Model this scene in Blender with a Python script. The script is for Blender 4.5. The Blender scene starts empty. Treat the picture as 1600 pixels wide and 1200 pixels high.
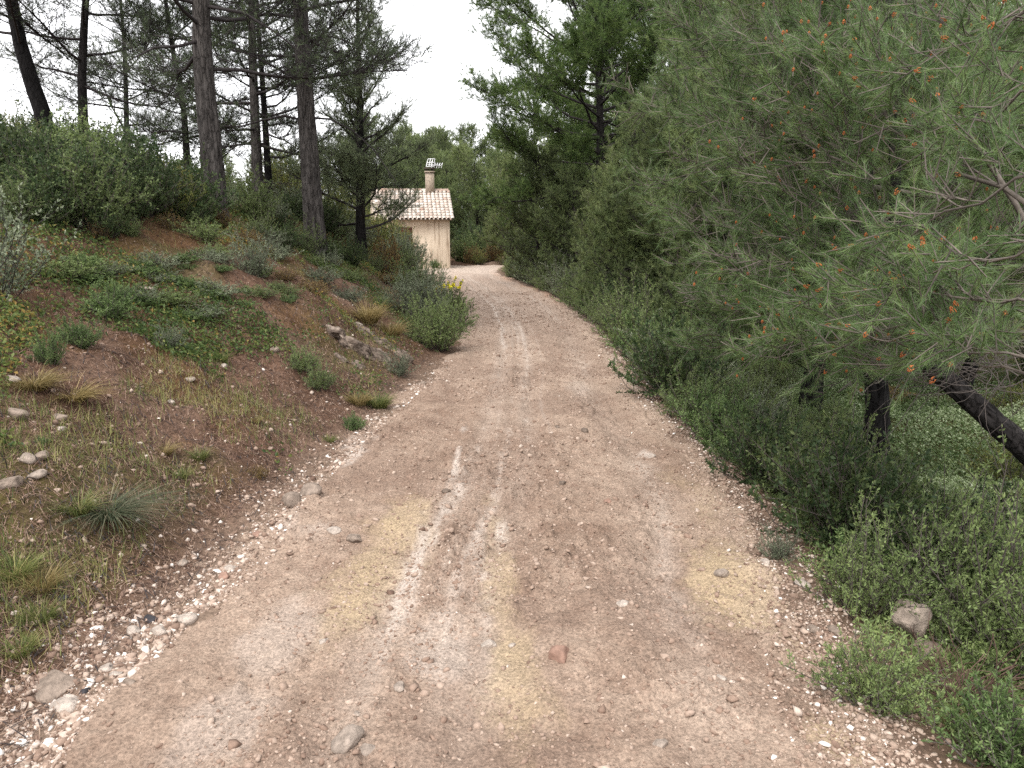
import bpy, math, numpy as np
from mathutils import Vector, Matrix

C = bpy.context.scene
COL = C.collection
RAD = math.radians

# ------------------------------------------------------------------ camera
EYE = np.array([0.0, 0.0, 2.2])
FPX, PITCH = 1209.0, RAD(12.1)
cam_data = bpy.data.cameras.new('camera')
cam_data.sensor_width = 36.0
cam_data.lens = FPX / 1600 * 36
cam_data.clip_start = 0.05
cam_data.clip_end = 2000
cam = bpy.data.objects.new('camera', cam_data)
COL.objects.link(cam)
cam.location = EYE
cam.rotation_euler = (math.pi / 2 - PITCH, 0, 0)
C.camera = cam

DENOISE = False
# ------------------------------------------------------------------ world, sun, exposure
W = bpy.data.worlds.new('World'); C.world = W; W.use_nodes = True
nt = W.node_tree; nt.nodes.clear()
sky = nt.nodes.new('ShaderNodeTexSky'); sky.sky_type = 'NISHITA'; sky.sun_disc = False
SUN_EL, SUN_AZ = RAD(58), RAD(-150)
sky.sun_elevation = SUN_EL; sky.sun_rotation = SUN_AZ
hs = nt.nodes.new('ShaderNodeHueSaturation'); hs.inputs['Saturation'].default_value = 0.25
mx = nt.nodes.new('ShaderNodeMix'); mx.data_type = 'RGBA'
mx.inputs['Factor'].default_value = 0.8
mx.inputs['B'].default_value = (11.0, 11.0, 11.2, 1)          # the even white of the cloud layer
bg = nt.nodes.new('ShaderNodeBackground'); bg.inputs['Strength'].default_value = 0.11
out = nt.nodes.new('ShaderNodeOutputWorld')
nt.links.new(sky.outputs[0], hs.inputs['Color']); nt.links.new(hs.outputs[0], mx.inputs['A'])
nt.links.new(mx.outputs['Result'], bg.inputs['Color']); nt.links.new(bg.outputs[0], out.inputs[0])
sd = bpy.data.lights.new('sun', 'SUN'); sd.energy = 1.8; sd.angle = RAD(25); sd.color = (1, 0.96, 0.9)
sun = bpy.data.objects.new('sun', sd); COL.objects.link(sun)
_d = Vector((math.sin(SUN_AZ) * math.cos(SUN_EL), math.cos(SUN_AZ) * math.cos(SUN_EL), math.sin(SUN_EL)))
sun.rotation_euler = _d.to_track_quat('Z', 'Y').to_euler()
C.view_settings.view_transform = 'Standard'; C.view_settings.look = 'None'
C.view_settings.exposure = 1.02; C.view_settings.gamma = 1
C.cycles.use_denoising = DENOISE
C.cycles.max_bounces = 6; C.cycles.diffuse_bounces = 4; C.cycles.transmission_bounces = 4
C.cycles.glossy_bounces = 2

# ------------------------------------------------------------------ helpers
def ray(px, py):
    a, b = (px - 800) / FPX, (600 - py) / FPX
    c, s = math.cos(PITCH), math.sin(PITCH)
    d = np.array([a, c + b * s, -s + b * c])
    return d / d[1]
def at(px, py, Y):
    return EYE + ray(px, py) * Y
def xat(px, Y, z):
    zc = Y * math.cos(PITCH) + (2.2 - z) * math.sin(PITCH)
    return (px - 800) / FPX * zc

def _hash(ix, iy, iz, seed):
    h = (ix * 374761393 + iy * 668265263 + iz * 2147483647 + seed * 1274126177) & 0xffffffff
    h = ((h ^ (h >> 13)) * 1274126177) & 0xffffffff
    h = ((h ^ (h >> 16)) * 2246822519) & 0xffffffff
    return ((h ^ (h >> 15)) & 0xffff) / 65535.0
def vnoise(x, y, z=0.0, seed=0):
    x, y, z = np.broadcast_arrays(np.asarray(x, float), np.asarray(y, float), np.asarray(z, float))
    fx, fy, fz = np.floor(x), np.floor(y), np.floor(z)
    ix, iy, iz = fx.astype(np.int64), fy.astype(np.int64), fz.astype(np.int64)
    u, v, w = x - fx, y - fy, z - fz
    u, v, w = u*u*(3-2*u), v*v*(3-2*v), w*w*(3-2*w)
    r = 0
    for dx in (0, 1):
        for dy in (0, 1):
            for dz in (0, 1):
                r = r + _hash(ix+dx, iy+dy, iz+dz, seed) * (u if dx else 1-u) * (v if dy else 1-v) * (w if dz else 1-w)
    return r * 2 - 1
def fbm(x, y, z=0.0, seed=0, oct=4, gain=0.5):
    r, a, f = 0, 1.0, 1.0
    for i in range(oct):
        r = r + a * vnoise(np.asarray(x) * f + 17.3 * i, np.asarray(y) * f - 9.1 * i, np.asarray(z) * f, seed + i)
        a *= gain; f *= 2.03
    return r
def sst(a, b, x):
    t = np.clip((x - a) / (b - a), 0, 1); return t * t * (3 - 2 * t)

def setp(o, label=None, cat=None, group=None, kind=None):
    if label: o['label'] = label
    if cat: o['category'] = cat
    if group: o['group'] = group
    if kind: o['kind'] = kind
    return o
def empty(name, loc=(0, 0, 0), rz=0.0, **k):
    o = bpy.data.objects.new(name, None); COL.objects.link(o)
    o.location = loc; o.rotation_euler = (0, 0, rz); o.empty_display_size = 0.2
    return setp(o, **k)
def mesh(name, V, F, mat, parent=None, tint=None, col=None, smooth=False, loc=None):
    """V (n,3); F list of (m,k) index arrays."""
    V = np.asarray(V, np.float32)
    if not isinstance(F, list): F = [F]
    F = [np.asarray(f, np.int32) for f in F if len(f)]
    me = bpy.data.meshes.new(name)
    me.vertices.add(len(V)); me.vertices.foreach_set('co', V.ravel())
    li = np.concatenate([f.ravel() for f in F])
    tot = np.concatenate([np.full(len(f), f.shape[1], np.int32) for f in F])
    st = np.concatenate([[0], np.cumsum(tot)[:-1]]).astype(np.int32)
    me.loops.add(len(li)); me.loops.foreach_set('vertex_index', li)
    me.polygons.add(len(tot)); me.polygons.foreach_set('loop_start', st); me.polygons.foreach_set('loop_total', tot)
    if smooth: me.polygons.foreach_set('use_smooth', np.ones(len(tot), bool))
    if tint is not None:
        a = me.attributes.new('tint', 'FLOAT', 'POINT'); a.data.foreach_set('value', np.asarray(tint, np.float32))
    if col is not None:
        a = me.attributes.new('col', 'FLOAT_COLOR', 'POINT')
        a.data.foreach_set('color', np.concatenate([col, np.ones((len(col), 1))], 1).astype(np.float32).ravel())
    me.update(calc_edges=True)
    me.materials.append(mat)
    o = bpy.data.objects.new(name, me); COL.objects.link(o)
    if parent is not None: o.parent = parent
    if loc is not None: o.location = loc
    return o
def copy_tree(o, parent=None):
    c = o.copy(); COL.objects.link(c)
    if parent is not None: c.parent = parent
    for ch in KIDS.get(o.name, [k for k in o.children]): copy_tree(ch, c)
    return c
KIDS = {}

def join(parts):
    """join (V, [F...], tint) tuples"""
    Vs, Fs, Ts, n = [], {}, [], 0
    for V, F, T in parts:
        if not isinstance(F, list): F = [F]
        for f in F:
            if len(f): Fs.setdefault(f.shape[1], []).append(np.asarray(f) + n)
        Vs.append(V); Ts.append(T if T is not None else np.zeros(len(V))); n += len(V)
    return np.concatenate(Vs), [np.concatenate(v) for v in Fs.values()], np.concatenate(Ts)

def norm(v): return v / np.maximum(np.linalg.norm(v, axis=-1, keepdims=True), 1e-9)

def box(x0, x1, y0, y1, z0, z1):
    V = np.array([[x, y, z] for x in (x0, x1) for y in (y0, y1) for z in (z0, z1)], float)
    F = np.array([[0,1,3,2],[4,6,7,5],[0,4,5,1],[2,3,7,6],[0,2,6,4],[1,5,7,3]])
    return V, F, None
def tube(path, rad, sides=8, cap=True, disp=None):
    path = np.asarray(path, float); n = len(path); rad = np.broadcast_to(np.asarray(rad, float), (n,))
    T = norm(np.gradient(path, axis=0))
    ref = np.array([1, 0, 0]) if abs(T[0][0]) < .8 else np.array([0, 1, 0])
    U = norm(np.cross(T, ref)); Wd = np.cross(T, U)
    a = np.linspace(0, 2*np.pi, sides, endpoint=False)
    R = rad[:, None] * np.ones((1, sides))
    if disp is not None: R = R * disp(np.arange(n)[:, None] * np.ones((1, sides)), a[None, :] * np.ones((n, 1)))
    V = path[:, None] + R[..., None] * (np.cos(a)[None, :, None] * U[:, None] + np.sin(a)[None, :, None] * Wd[:, None])
    V = V.reshape(-1, 3)
    i, j = np.meshgrid(np.arange(n-1), np.arange(sides), indexing='ij'); j2 = (j+1) % sides
    F = [np.stack([i*sides+j, i*sides+j2, (i+1)*sides+j2, (i+1)*sides+j], -1).reshape(-1, 4)]
    if cap: F.append((np.arange(sides) + (n-1)*sides)[None, :]); 
    return V, F, None
def sticks(A, B, ra, rb, sides=3):
    """many straight tapered prisms at once"""
    A, B = np.asarray(A, float), np.asarray(B, float); n = len(A)
    D = norm(B - A); ref = np.tile([0.31, 0.2, 0.93], (n, 1)); U = norm(np.cross(D, ref)); Wd = np.cross(D, U)
    a = np.linspace(0, 2*np.pi, sides, endpoint=False)
    ring = np.cos(a)[None, :, None] * U[:, None] + np.sin(a)[None, :, None] * Wd[:, None]
    ra = np.broadcast_to(ra, (n,)); rb = np.broadcast_to(rb, (n,))
    V = np.concatenate([A[:, None] + ring * ra[:, None, None], B[:, None] + ring * rb[:, None, None]], 1).reshape(-1, 3)
    b = (np.arange(n) * sides * 2)[:, None]
    j = np.arange(sides)[None]; j2 = (j + 1) % sides
    F = np.stack([b + j, b + j2, b + sides + j2, b + sides + j], -1).reshape(-1, 4)
    return V, [F], None

# ------------------------------------------------------------------ materials
def new_mat(name):
    m = bpy.data.materials.new(name); m.use_nodes = True
    n = m.node_tree; n.nodes.clear()
    o = n.nodes.new('ShaderNodeOutputMaterial')
    return m, n, o
def N(n, t, **k):
    x = n.nodes.new(t)
    for a, b in k.items():
        if a in x.inputs: x.inputs[a].default_value = b
        else: setattr(x, a, b)
    return x
def ramp(n, stops):
    r = n.nodes.new('ShaderNodeValToRGB'); e = r.color_ramp.elements
    while len(e) < len(stops): e.new(0.5)
    for i, (p, c) in enumerate(stops): e[i].position = p; e[i].color = (*c, 1)
    return r
LEAF_GAIN = 1.3
def leaf_mat(name, stops, trans=0.42, rough=0.55, spec=0.3, vary=0.25):
    m, n, o = new_mat(name); L = n.links.new
    at_ = N(n, 'ShaderNodeAttribute', attribute_name='tint')
    stops = [(p_, tuple(min(v_*LEAF_GAIN, .9) for v_ in c_)) for p_, c_ in stops]
    r = ramp(n, stops); L(at_.outputs['Fac'], r.inputs[0])
    oi = N(n, 'ShaderNodeObjectInfo')
    mr = N(n, 'ShaderNodeMapRange'); mr.inputs['To Min'].default_value = 1 - vary; mr.inputs['To Max'].default_value = 1 + vary
    L(oi.outputs['Random'], mr.inputs['Value'])
    hv = N(n, 'ShaderNodeHueSaturation'); L(mr.outputs[0], hv.inputs['Value']); L(r.outputs[0], hv.inputs['Color'])
    p = N(n, 'ShaderNodeBsdfPrincipled', Roughness=rough); p.inputs['Specular IOR Level'].default_value = spec
    t = N(n, 'ShaderNodeBsdfTranslucent'); ms = N(n, 'ShaderNodeMixShader'); ms.inputs[0].default_value = trans
    L(hv.outputs[0], p.inputs['Base Color']); L(hv.outputs[0], t.inputs['Color'])
    L(p.outputs[0], ms.inputs[1]); L(t.outputs[0], ms.inputs[2]); L(ms.outputs[0], o.inputs[0])
    return m
def bark_mat(name, c1, c2, scale=9.0, bump=0.6):
    m, n, o = new_mat(name); L = n.links.new
    tc = N(n, 'ShaderNodeTexCoord'); mp = N(n, 'ShaderNodeMapping'); mp.inputs['Scale'].default_value = (1, 1, .22)
    L(tc.outputs['Object'], mp.inputs[0])
    v = N(n, 'ShaderNodeTexVoronoi', feature='DISTANCE_TO_EDGE', Scale=scale * 2.2); 
    ns = N(n, 'ShaderNodeTexNoise', Scale=scale * 1.5, Detail=6.0); L(mp.outputs[0], ns.inputs['Vector'])
    va = N(n, 'ShaderNodeVectorMath', operation='MULTIPLY_ADD'); va.inputs[1].default_value = (.12, .12, .12)
    L(ns.outputs['Color'], va.inputs[0]); L(mp.outputs[0], va.inputs[2]); L(va.outputs[0], v.inputs['Vector'])
    r = ramp(n, [(0.0, (.2, .2, .2)), (0.12, (1, 1, 1))]); L(v.outputs['Distance'], r.inputs[0])
    r2 = ramp(n, [(0.3, c1), (0.7, c2)]); L(ns.outputs['Fac'], r2.inputs[0])
    mxx = N(n, 'ShaderNodeMix', data_type='RGBA', blend_type='MULTIPLY'); mxx.inputs['Factor'].default_value = .6
    L(r2.outputs[0], mxx.inputs['A']); L(r.outputs[0], mxx.inputs['B'])
    p = N(n, 'ShaderNodeBsdfPrincipled', Roughness=.9); p.inputs['Specular IOR Level'].default_value = .15
    b = N(n, 'ShaderNodeBump', Strength=bump, Distance=.03)
    L(r.outputs[0], b.inputs['Height']); L(b.outputs[0], p.inputs['Normal'])
    L(mxx.outputs['Result'], p.inputs['Base Color']); L(p.outputs[0], o.inputs[0])
    return m
def tint_mat(name, stops, rough=.85, nscale=30., namp=.35, bump=.3, bdist=.01, attr='tint', spec=.2, coord='Object'):
    m, n, o = new_mat(name); L = n.links.new
    at_ = N(n, 'ShaderNodeAttribute', attribute_name=attr)
    tc = N(n, 'ShaderNodeTexCoord'); ns = N(n, 'ShaderNodeTexNoise', Scale=nscale, Detail=7.0, Roughness=.65)
    L(tc.outputs[coord], ns.inputs['Vector'])
    if stops: r = ramp(n, stops); L(at_.outputs['Fac'], r.inputs[0]); src = r.outputs[0]
    else: src = at_.outputs['Color']
    mr = N(n, 'ShaderNodeMapRange'); mr.inputs['From Min'].default_value = .3; mr.inputs['From Max'].default_value = .7
    mr.inputs['To Min'].default_value = 1 - namp; mr.inputs['To Max'].default_value = 1 + namp
    L(ns.outputs['Fac'], mr.inputs['Value'])
    vm = N(n, 'ShaderNodeVectorMath', operation='SCALE'); L(src, vm.inputs[0]); L(mr.outputs[0], vm.inputs['Scale'])
    p = N(n, 'ShaderNodeBsdfPrincipled', Roughness=rough); p.inputs['Specular IOR Level'].default_value = spec
    b = N(n, 'ShaderNodeBump', Strength=bump, Distance=bdist)
    L(ns.outputs['Fac'], b.inputs['Height']); L(b.outputs[0], p.inputs['Normal'])
    L(vm.outputs[0], p.inputs['Base Color']); L(p.outputs[0], o.inputs[0])
    return m

# ------------------------------------------------------------------ the lie of the land
_LE = [(60,1200),(200,1060),(330,935),(450,800),(560,700),(640,630),(700,565),(718,520),(708,480),(692,450),(676,430)]
_RE = [(1400,1200),(1275,985),(1160,790),(1085,700),(1005,625),(955,545),(905,495),(860,462),(800,438),(775,428)]
def _edge(pts):
    r = []
    for px, py in pts:
        d = ray(px, py); t = 2.2 / -d[2]; r.append((t, d[0] * t))
    return np.array(r)
LE, RE = _edge(_LE), _edge(_RE)
LE = np.vstack([[-60, -2.6], [-10, -2.0], [1.5, LE[0, 1]], LE, [31.5, -5.2], [33, -8.5], [40, -9.5], [44, -6], [60, -6]])
RE = np.vstack([[-60, 1.7], [-10, 1.5], [1.5, RE[0, 1]], RE, [33, -.7], [36, -.4], [40, -.4], [60, 1]])
def xl(y): return np.interp(y, LE[:, 0], LE[:, 1])
def xr(y): return np.interp(y, RE[:, 0], RE[:, 1])
def kbank(y): return np.interp(y, [-60, -5, 5, 8, 11, 16, 21, 26, 31, 36, 44, 60, 120], [.25, .34, .38, .43, .53, .53, .48, .32, .07, .0, .06, .16, .1])
def H0(x, y):
    """smooth height of bank, verge and the slope beyond; the track itself lies at zero"""
    x = np.asarray(x, float); y = np.asarray(y, float)
    u = np.maximum(xl(y) - x, 0); v = np.maximum(x - xr(y), 0)
    g = np.where(u < 1.2, .3*u + .35*u*u/1.2*.5*2/1.0*.83, 0)
    s1 = .35*np.minimum(u, .3) + 1.15*np.clip(u-.3, 0, 3.9) + .44*np.clip(u-4.2, 0, 8) + .12*np.clip(u-12.2, 0, 60)
    h = kbank(y) * s1
    h = h - (.14*np.minimum(v, .3) + .22*np.clip(v-.3, 0, 2.4) + .05*np.clip(v-2.7, 0, 6) - .05*np.clip(v-14, 0, 60)) * np.interp(y, [20, 30], [1, .15])
    far = sst(45, 90, y)
    return h + far * (2.0 + 1.5*fbm(x/30, y/30, seed=3)) * .8
def edge_in(x, y):
    """how far inside the track's own ragged edges"""
    e = np.minimum(x - xl(y), xr(y) - x)
    e = np.minimum(e, (37.0 - y) * .6)
    return e + .13*fbm(x*1.7, y*1.7, seed=11, oct=3)
def rough(x, y, e):
    w = sst(.05, 1.2, -e)
    near = np.exp(-np.maximum(y, 0)/14)
    r = w*(.16*fbm(x/1.7, y/1.7, seed=5, oct=3) + .05*fbm(x*2.2, y*2.2, seed=6, oct=3)) + .022*sst(-.1, .3, -e)*fbm(x*6, y*6, seed=7, oct=3)
    u = xl(y) - x
    ledge = np.exp(-(((u-1.25)/.75)**2 + ((y-11.6)/1.3)**2))
    r = r + ledge * .22*np.abs(fbm(x*1.6+y*.9, y*1.1-x*.6, seed=8, oct=3))
    return r
def ground_z(x, y):
    e = edge_in(x, y)
    return H0(x, y) + rough(x, y, e) - np.clip(e*.25, 0, .07)
def track_z(x, y):
    x = np.asarray(x, float); y = np.asarray(y, float)
    e = edge_in(x, y); w = xr(y) - xl(y); t = (x - xl(y)) / w
    wob = .03*vnoise(y/2.2, 0, seed=31)
    rut = np.zeros_like(t)
    for c, d, s in ((.34, .022, .03), (.43, .016, .025), (.50, .02, .035), (.80, .03, .08), (.63, .014, .05)):
        rut = rut - 1.7*d*np.exp(-((t - c - wob)/s)**2) * (.55 + .45*vnoise(y/1.6, c*40, seed=32))
    crown = .03*np.exp(-((t-.62)/.15)**2) + .02*np.exp(-((t-.385-wob)/.02)**2)*(.5 + .5*vnoise(y/1.1, 3, seed=33)) + .015*np.exp(-((t-.30-wob)/.015)**2)*(.5 + .5*vnoise(y/1.3, 9, seed=33))
    b = .030*fbm(x*1.3, y*1.3, seed=20, oct=3) + .016*fbm(x*5, y*5, seed=21, oct=3) + .009*fbm(x*19, y*19, seed=22, oct=3)
    lump = .045*np.maximum(fbm(x*14, y*14, seed=24, oct=3) - .2, 0) * sst(-.3, .5, fbm(x*.9, y*.9, seed=25, oct=2))
    return H0(x, y) + rut + crown*.6 + b + lump + np.clip(e*.22, -.1, .012)
def zsurf(x, y):
    return np.maximum(ground_z(x, y), np.where(edge_in(np.asarray(x, float), np.asarray(y, float)) > -.2, track_z(x, y), -99))
def hit(px, py, tmax=80):
    """where the view through this point of the photograph meets the land"""
    d = ray(px, py); t = np.linspace(2, tmax, 1600)
    P = EYE + d*t[:, None]; under = P[:, 2] < H0(P[:, 0], P[:, 1]) + .02
    i = int(np.argmax(under)) if under.any() else len(t)-1
    x, y = P[i, 0], P[i, 1]
    return float(x), float(y), float(zsurf(np.array([x]), np.array([y]))[0])

def grid_faces(nr, nc):
    i, j = np.meshgrid(np.arange(nr-1), np.arange(nc-1), indexing='ij'); a = i*nc + j
    return np.stack([a, a+1, a+nc+1, a+nc], -1).reshape(-1, 4)
def lerp(a, b, t): return a + (b - a) * t[..., None]

# ground sheet
def spaced(lo, hi, fine_lo, fine_hi, step, grow=1.09):
    m = list(np.arange(fine_lo, fine_hi, step)); s = step; x = fine_hi
    while x < hi: m.append(x); s *= grow; x += s
    m.append(hi); s = step; x = fine_lo; L = []
    while x > lo: s *= grow; x -= s; L.append(max(x, lo))
    return np.array(L[::-1] + m)
xs = spaced(-500, 500, -9.5, 6.5, .06); ys = spaced(-80, 900, 1.2, 15.5, .06, 1.012)
gx, gy = np.meshgrid(xs, ys); gx, gy = gx.ravel(), gy.ravel()
gz = ground_z(gx, gy)
u = xl(gy) - gx; v = gx - xr(gy)
def mask(a, b, x, y, s, seed, oct=4): return sst(a, b, fbm(x/s, y/s, seed=seed, oct=oct))
def ground_col(x, y):
    u = xl(y) - x; v = x - xr(y)
    n1 = fbm(x*1.1, y*1.1, seed=40); n2 = fbm(x*7, y*7, seed=41, oct=3)
    c = lerp(np.array([.095, .056, .038]), np.array([.20, .122, .086]), np.clip(.5 + .45*n1 + .3*n2, 0, 1))
    c = lerp(c, np.array([.26, .175, .13]), mask(.1, .7, x, y, .5, 42) * .5)
    moss = mask(.15, .6, x, y, 1.1, 43) * sst(.3, .9, u)
    c = lerp(c, np.array([.11, .11, .04]), moss * .5)
    och = mask(.2, .65, x, y, .9, 44) * sst(.2, .8, u)
    c = lerp(c, np.array([.19, .11, .045]), och * .45)
    nearleft = sst(.3, .0, np.hypot((x+3.3)/1.3, (y-3.9)/1.3) - .6)
    c = lerp(c, np.array([.13, .115, .035]), nearleft*.55*mask(-.3, .3, x, y, .3, 45))
    verge = sst(.55, .05, u) * sst(-.6, 0, u)
    c = lerp(c, np.array([.33, .255, .20]), verge * sst(17, 7, y) * .8)
    c = lerp(c, np.array([.17, .13, .09]), sst(0, .5, v) * .9)
    c = lerp(c, np.array([.11, .12, .045]), sst(.6, 1.8, v) * .8)
    c = lerp(c, np.array([.36, .28, .225]), sst(.35, .0, v) * .55*(v > -1))
    c = lerp(c, np.array([.12, .13, .055]), sst(40, 60, y))
    return c
M_GROUND = tint_mat('soil', None, attr='col', nscale=22., namp=.45, bump=.9, bdist=.03, spec=.1)
gcol = ground_col(gx, gy)*np.array([.64, .61, .585])
g = mesh('ground', np.stack([gx, gy, gz], 1), grid_faces(len(ys), len(xs)), M_GROUND, col=gcol, smooth=True)
setp(g, kind='structure', label='reddish soil of the bank and the slope beside the track')

# track sheet
ty = np.concatenate([np.arange(-30, 1.5, .5), 1.5 * np.exp(np.arange(0, 3.24, .0052))]); ty = ty[ty < 37.5]
tt = np.linspace(-.14, 1.14, 330)
TY, TT = np.meshgrid(ty, tt, indexing='ij')
w_ = xr(TY) - xl(TY); wide = TY > 31
TX = xl(TY) - .45 + (w_ + .9) * (TT + .14) / 1.28
TZ = track_z(TX, TY)
def track_col(x, y):
    w = xr(y) - xl(y); t = (x - xl(y)) / w + .02*vnoise(y/1.5, 0, seed=51)
    n1 = fbm(x*1.2, y*.8, seed=52); n2 = fbm(x*6, y*6, seed=53, oct=3); n3 = fbm(x*25, y*25, seed=54, oct=2)
    c = lerp(np.array([.225, .152, .115]), np.array([.40, .30, .238]), np.clip(.5 + .35*n1 + .25*n2 + .2*n3, 0, 1))
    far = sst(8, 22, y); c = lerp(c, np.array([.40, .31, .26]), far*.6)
    # mud, darker and redder, toward the lower part
    c = lerp(c, np.array([.20, .135, .105]), mask(.05, .6, x, y, .8, 55)*.45*(1-far))
    # yellow sand
    def blob(px, py, rx, ry, amt, colr, sd):
        nonlocal c
        X, Y, _ = hitp[(px, py)]
        d = np.hypot((x - X)/rx, (y - Y)/ry) + .6*fbm(x*4, y*2, seed=sd, oct=4)
        c = lerp(c, np.array(colr), sst(1.25, .2, d + .25*n2 + .15*n3)*amt)
    ysand = [.46, .355, .235]
    for i, (px, py, rx, ry, a) in enumerate([(1155,900,.28,.85,.8),(1090,780,.16,.7,.4),(800,1050,.22,.5,.6),(775,890,.12,1.0,.55),(590,870,.24,.9,.6),(540,960,.2,.5,.45),(640,820,.2,.5,.6),(1330,1160,.12,.25,.7)]):
        blob(px, py, rx, ry, a, ysand, 60+i)
    chalk = [.56, .48, .43]
    for i, (px, py, rx, ry, a) in enumerate([(715,720,.045,.7,.8),(690,800,.04,.8,.7),(650,890,.05,.6,.9),(620,960,.04,.4,.8),(780,820,.08,.35,.8),(750,850,.04,.5,.3),(1010,705,.06,.1,.8),(480,830,.25,.3,.4),(450,1000,.3,.35,.35),(700,1010,.15,.3,.4),(350,1130,.25,.3,.35),(960,560,.12,.9,.75),(990,600,.10,.7,.7),(560,700,.12,.7,.7),(900,610,.2,.5,.2)]):
        blob(px, py, rx, ry, a, chalk, 80+i)
    for cc, s, a in ((.335, .035, .38), (.47, .04, .34), (.40, .02, .18), (.78, .06, .2)):      # broad compacted wheel tracks
        wv = .03*vnoise(y/3.2, cc*20, seed=156)
        c = lerp(c, np.array([.47, .395, .345]), np.exp(-((t - cc - wv)/s)**2)*a*(.7 + .3*n1)*sst(2.0, 3.5, y))
    # thin pale wheel streaks
    for cc, s, a in ((.335, .015, .7), (.43, .012, .45), (.475, .016, .5), (.39, .008, .2), (.30, .008, .2), (.56, .012, .2), (.80, .03, .25)):
        wv = .02*vnoise(y/1.8, cc*50, seed=57)
        m = np.exp(-((t - cc - wv)/(.75*s*(1 + .6*vnoise(y*3, cc*9, seed=59))))**2) * sst(-.25, .7, vnoise(y*.35, cc*31, seed=58) + .5*n2 + .3*n3)
        c = lerp(c, np.array(chalk), m*a*sst(2.9, 4.5, y))
    e = edge_in(x, y)
    c = lerp(c, np.array([.44, .34, .27]), sst(.45, .0, e)*.5*sst(.3, 1, t*2-.6 + .3*n1))
    c = lerp(c, np.array([.36, .22, .16]), sst(.3, .0, e)*.7*sst(17, 23, y)*(t > .5))
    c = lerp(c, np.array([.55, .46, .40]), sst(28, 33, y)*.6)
    return np.clip(c, 0, 1)
hitp = {}
for q in [(1155,900),(1090,780),(800,1050),(775,890),(590,870),(540,960),(640,820),(1330,1160),(715,720),(690,800),(650,890),(620,960),(780,820),(750,850),(1010,705),(480,830),(450,1000),(700,1010),(350,1130),(960,560),(990,600),(560,700),(900,610)]:
    d_ = ray(*q); t_ = 2.2 / -d_[2]; hitp[q] = (d_[0]*t_, t_, 0)
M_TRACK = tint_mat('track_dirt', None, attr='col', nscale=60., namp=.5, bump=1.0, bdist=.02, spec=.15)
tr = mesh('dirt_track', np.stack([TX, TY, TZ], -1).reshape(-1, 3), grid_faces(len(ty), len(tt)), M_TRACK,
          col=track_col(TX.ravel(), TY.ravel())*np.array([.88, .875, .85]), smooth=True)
setp(tr, kind='structure', label='pinkish brown dirt track climbing to the small house')

# ------------------------------------------------------------------ house
def plaster():
    m, n, o = new_mat('stained_plaster'); L = n.links.new
    tc = N(n, 'ShaderNodeTexCoord'); mp = N(n, 'ShaderNodeMapping'); mp.inputs['Scale'].default_value = (7, 7, .35)
    L(tc.outputs['Object'], mp.inputs[0])
    st = N(n, 'ShaderNodeTexNoise', Scale=1.4, Detail=4.0, Roughness=.6); L(mp.outputs[0], st.inputs['Vector'])
    big = N(n, 'ShaderNodeTexNoise', Scale=1.3, Detail=5.0); L(tc.outputs['Object'], big.inputs['Vector'])
    fine = N(n, 'ShaderNodeTexNoise', Scale=60., Detail=4.0); L(tc.outputs['Object'], fine.inputs['Vector'])
    r = ramp(n, [(.37, (.16, .115, .08)), (.455, (.33, .25, .18)), (.56, (.56, .46, .355)), (.75, (.60, .50, .395))])
    a = N(n, 'ShaderNodeMath', operation='MULTIPLY_ADD'); a.inputs[1].default_value = .35; 
    L(big.outputs['Fac'], a.inputs[0]); 
    b = N(n, 'ShaderNodeMath', operation='MULTIPLY'); b.inputs[1].default_value = .8; L(st.outputs['Fac'], b.inputs[0])
    L(b.outputs[0], a.inputs[2]); L(a.outputs[0], r.inputs[0])
    p = N(n, 'ShaderNodeBsdfPrincipled', Roughness=.9)
    bp = N(n, 'ShaderNodeBump', Strength=.4, Distance=.01); L(fine.outputs['Fac'], bp.inputs['Height']); L(bp.outputs[0], p.inputs['Normal'])
    L(r.outputs[0], p.inputs['Base Color']); L(p.outputs[0], o.inputs[0]); return m
M_PLASTER = plaster()
M_TILE = tint_mat('clay_tiles', [(0, (.30, .20, .155)), (.35, (.42, .325, .27)), (.65, (.49, .42, .365)), (1, (.57, .52, .465))], nscale=9., namp=.35, bump=.4)
M_BRICKRED = tint_mat('shutter_paint', [(0, (.14, .05, .03)), (1, (.18, .065, .04))], nscale=40., namp=.25)
M_STONEC = tint_mat('chimney_render', [(0, (.33, .27, .21)), (1, (.40, .33, .26))], nscale=14., namp=.5)
M_DARK = tint_mat('dark_slab', [(0, (.09, .075, .06)), (1, (.1, .08, .06))], nscale=30.)
M_ALU = tint_mat('aluminium', [(0, (.75, .75, .76)), (1, (.8, .8, .8))], nscale=10., namp=.05, bump=0, rough=.4, spec=.5)
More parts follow.
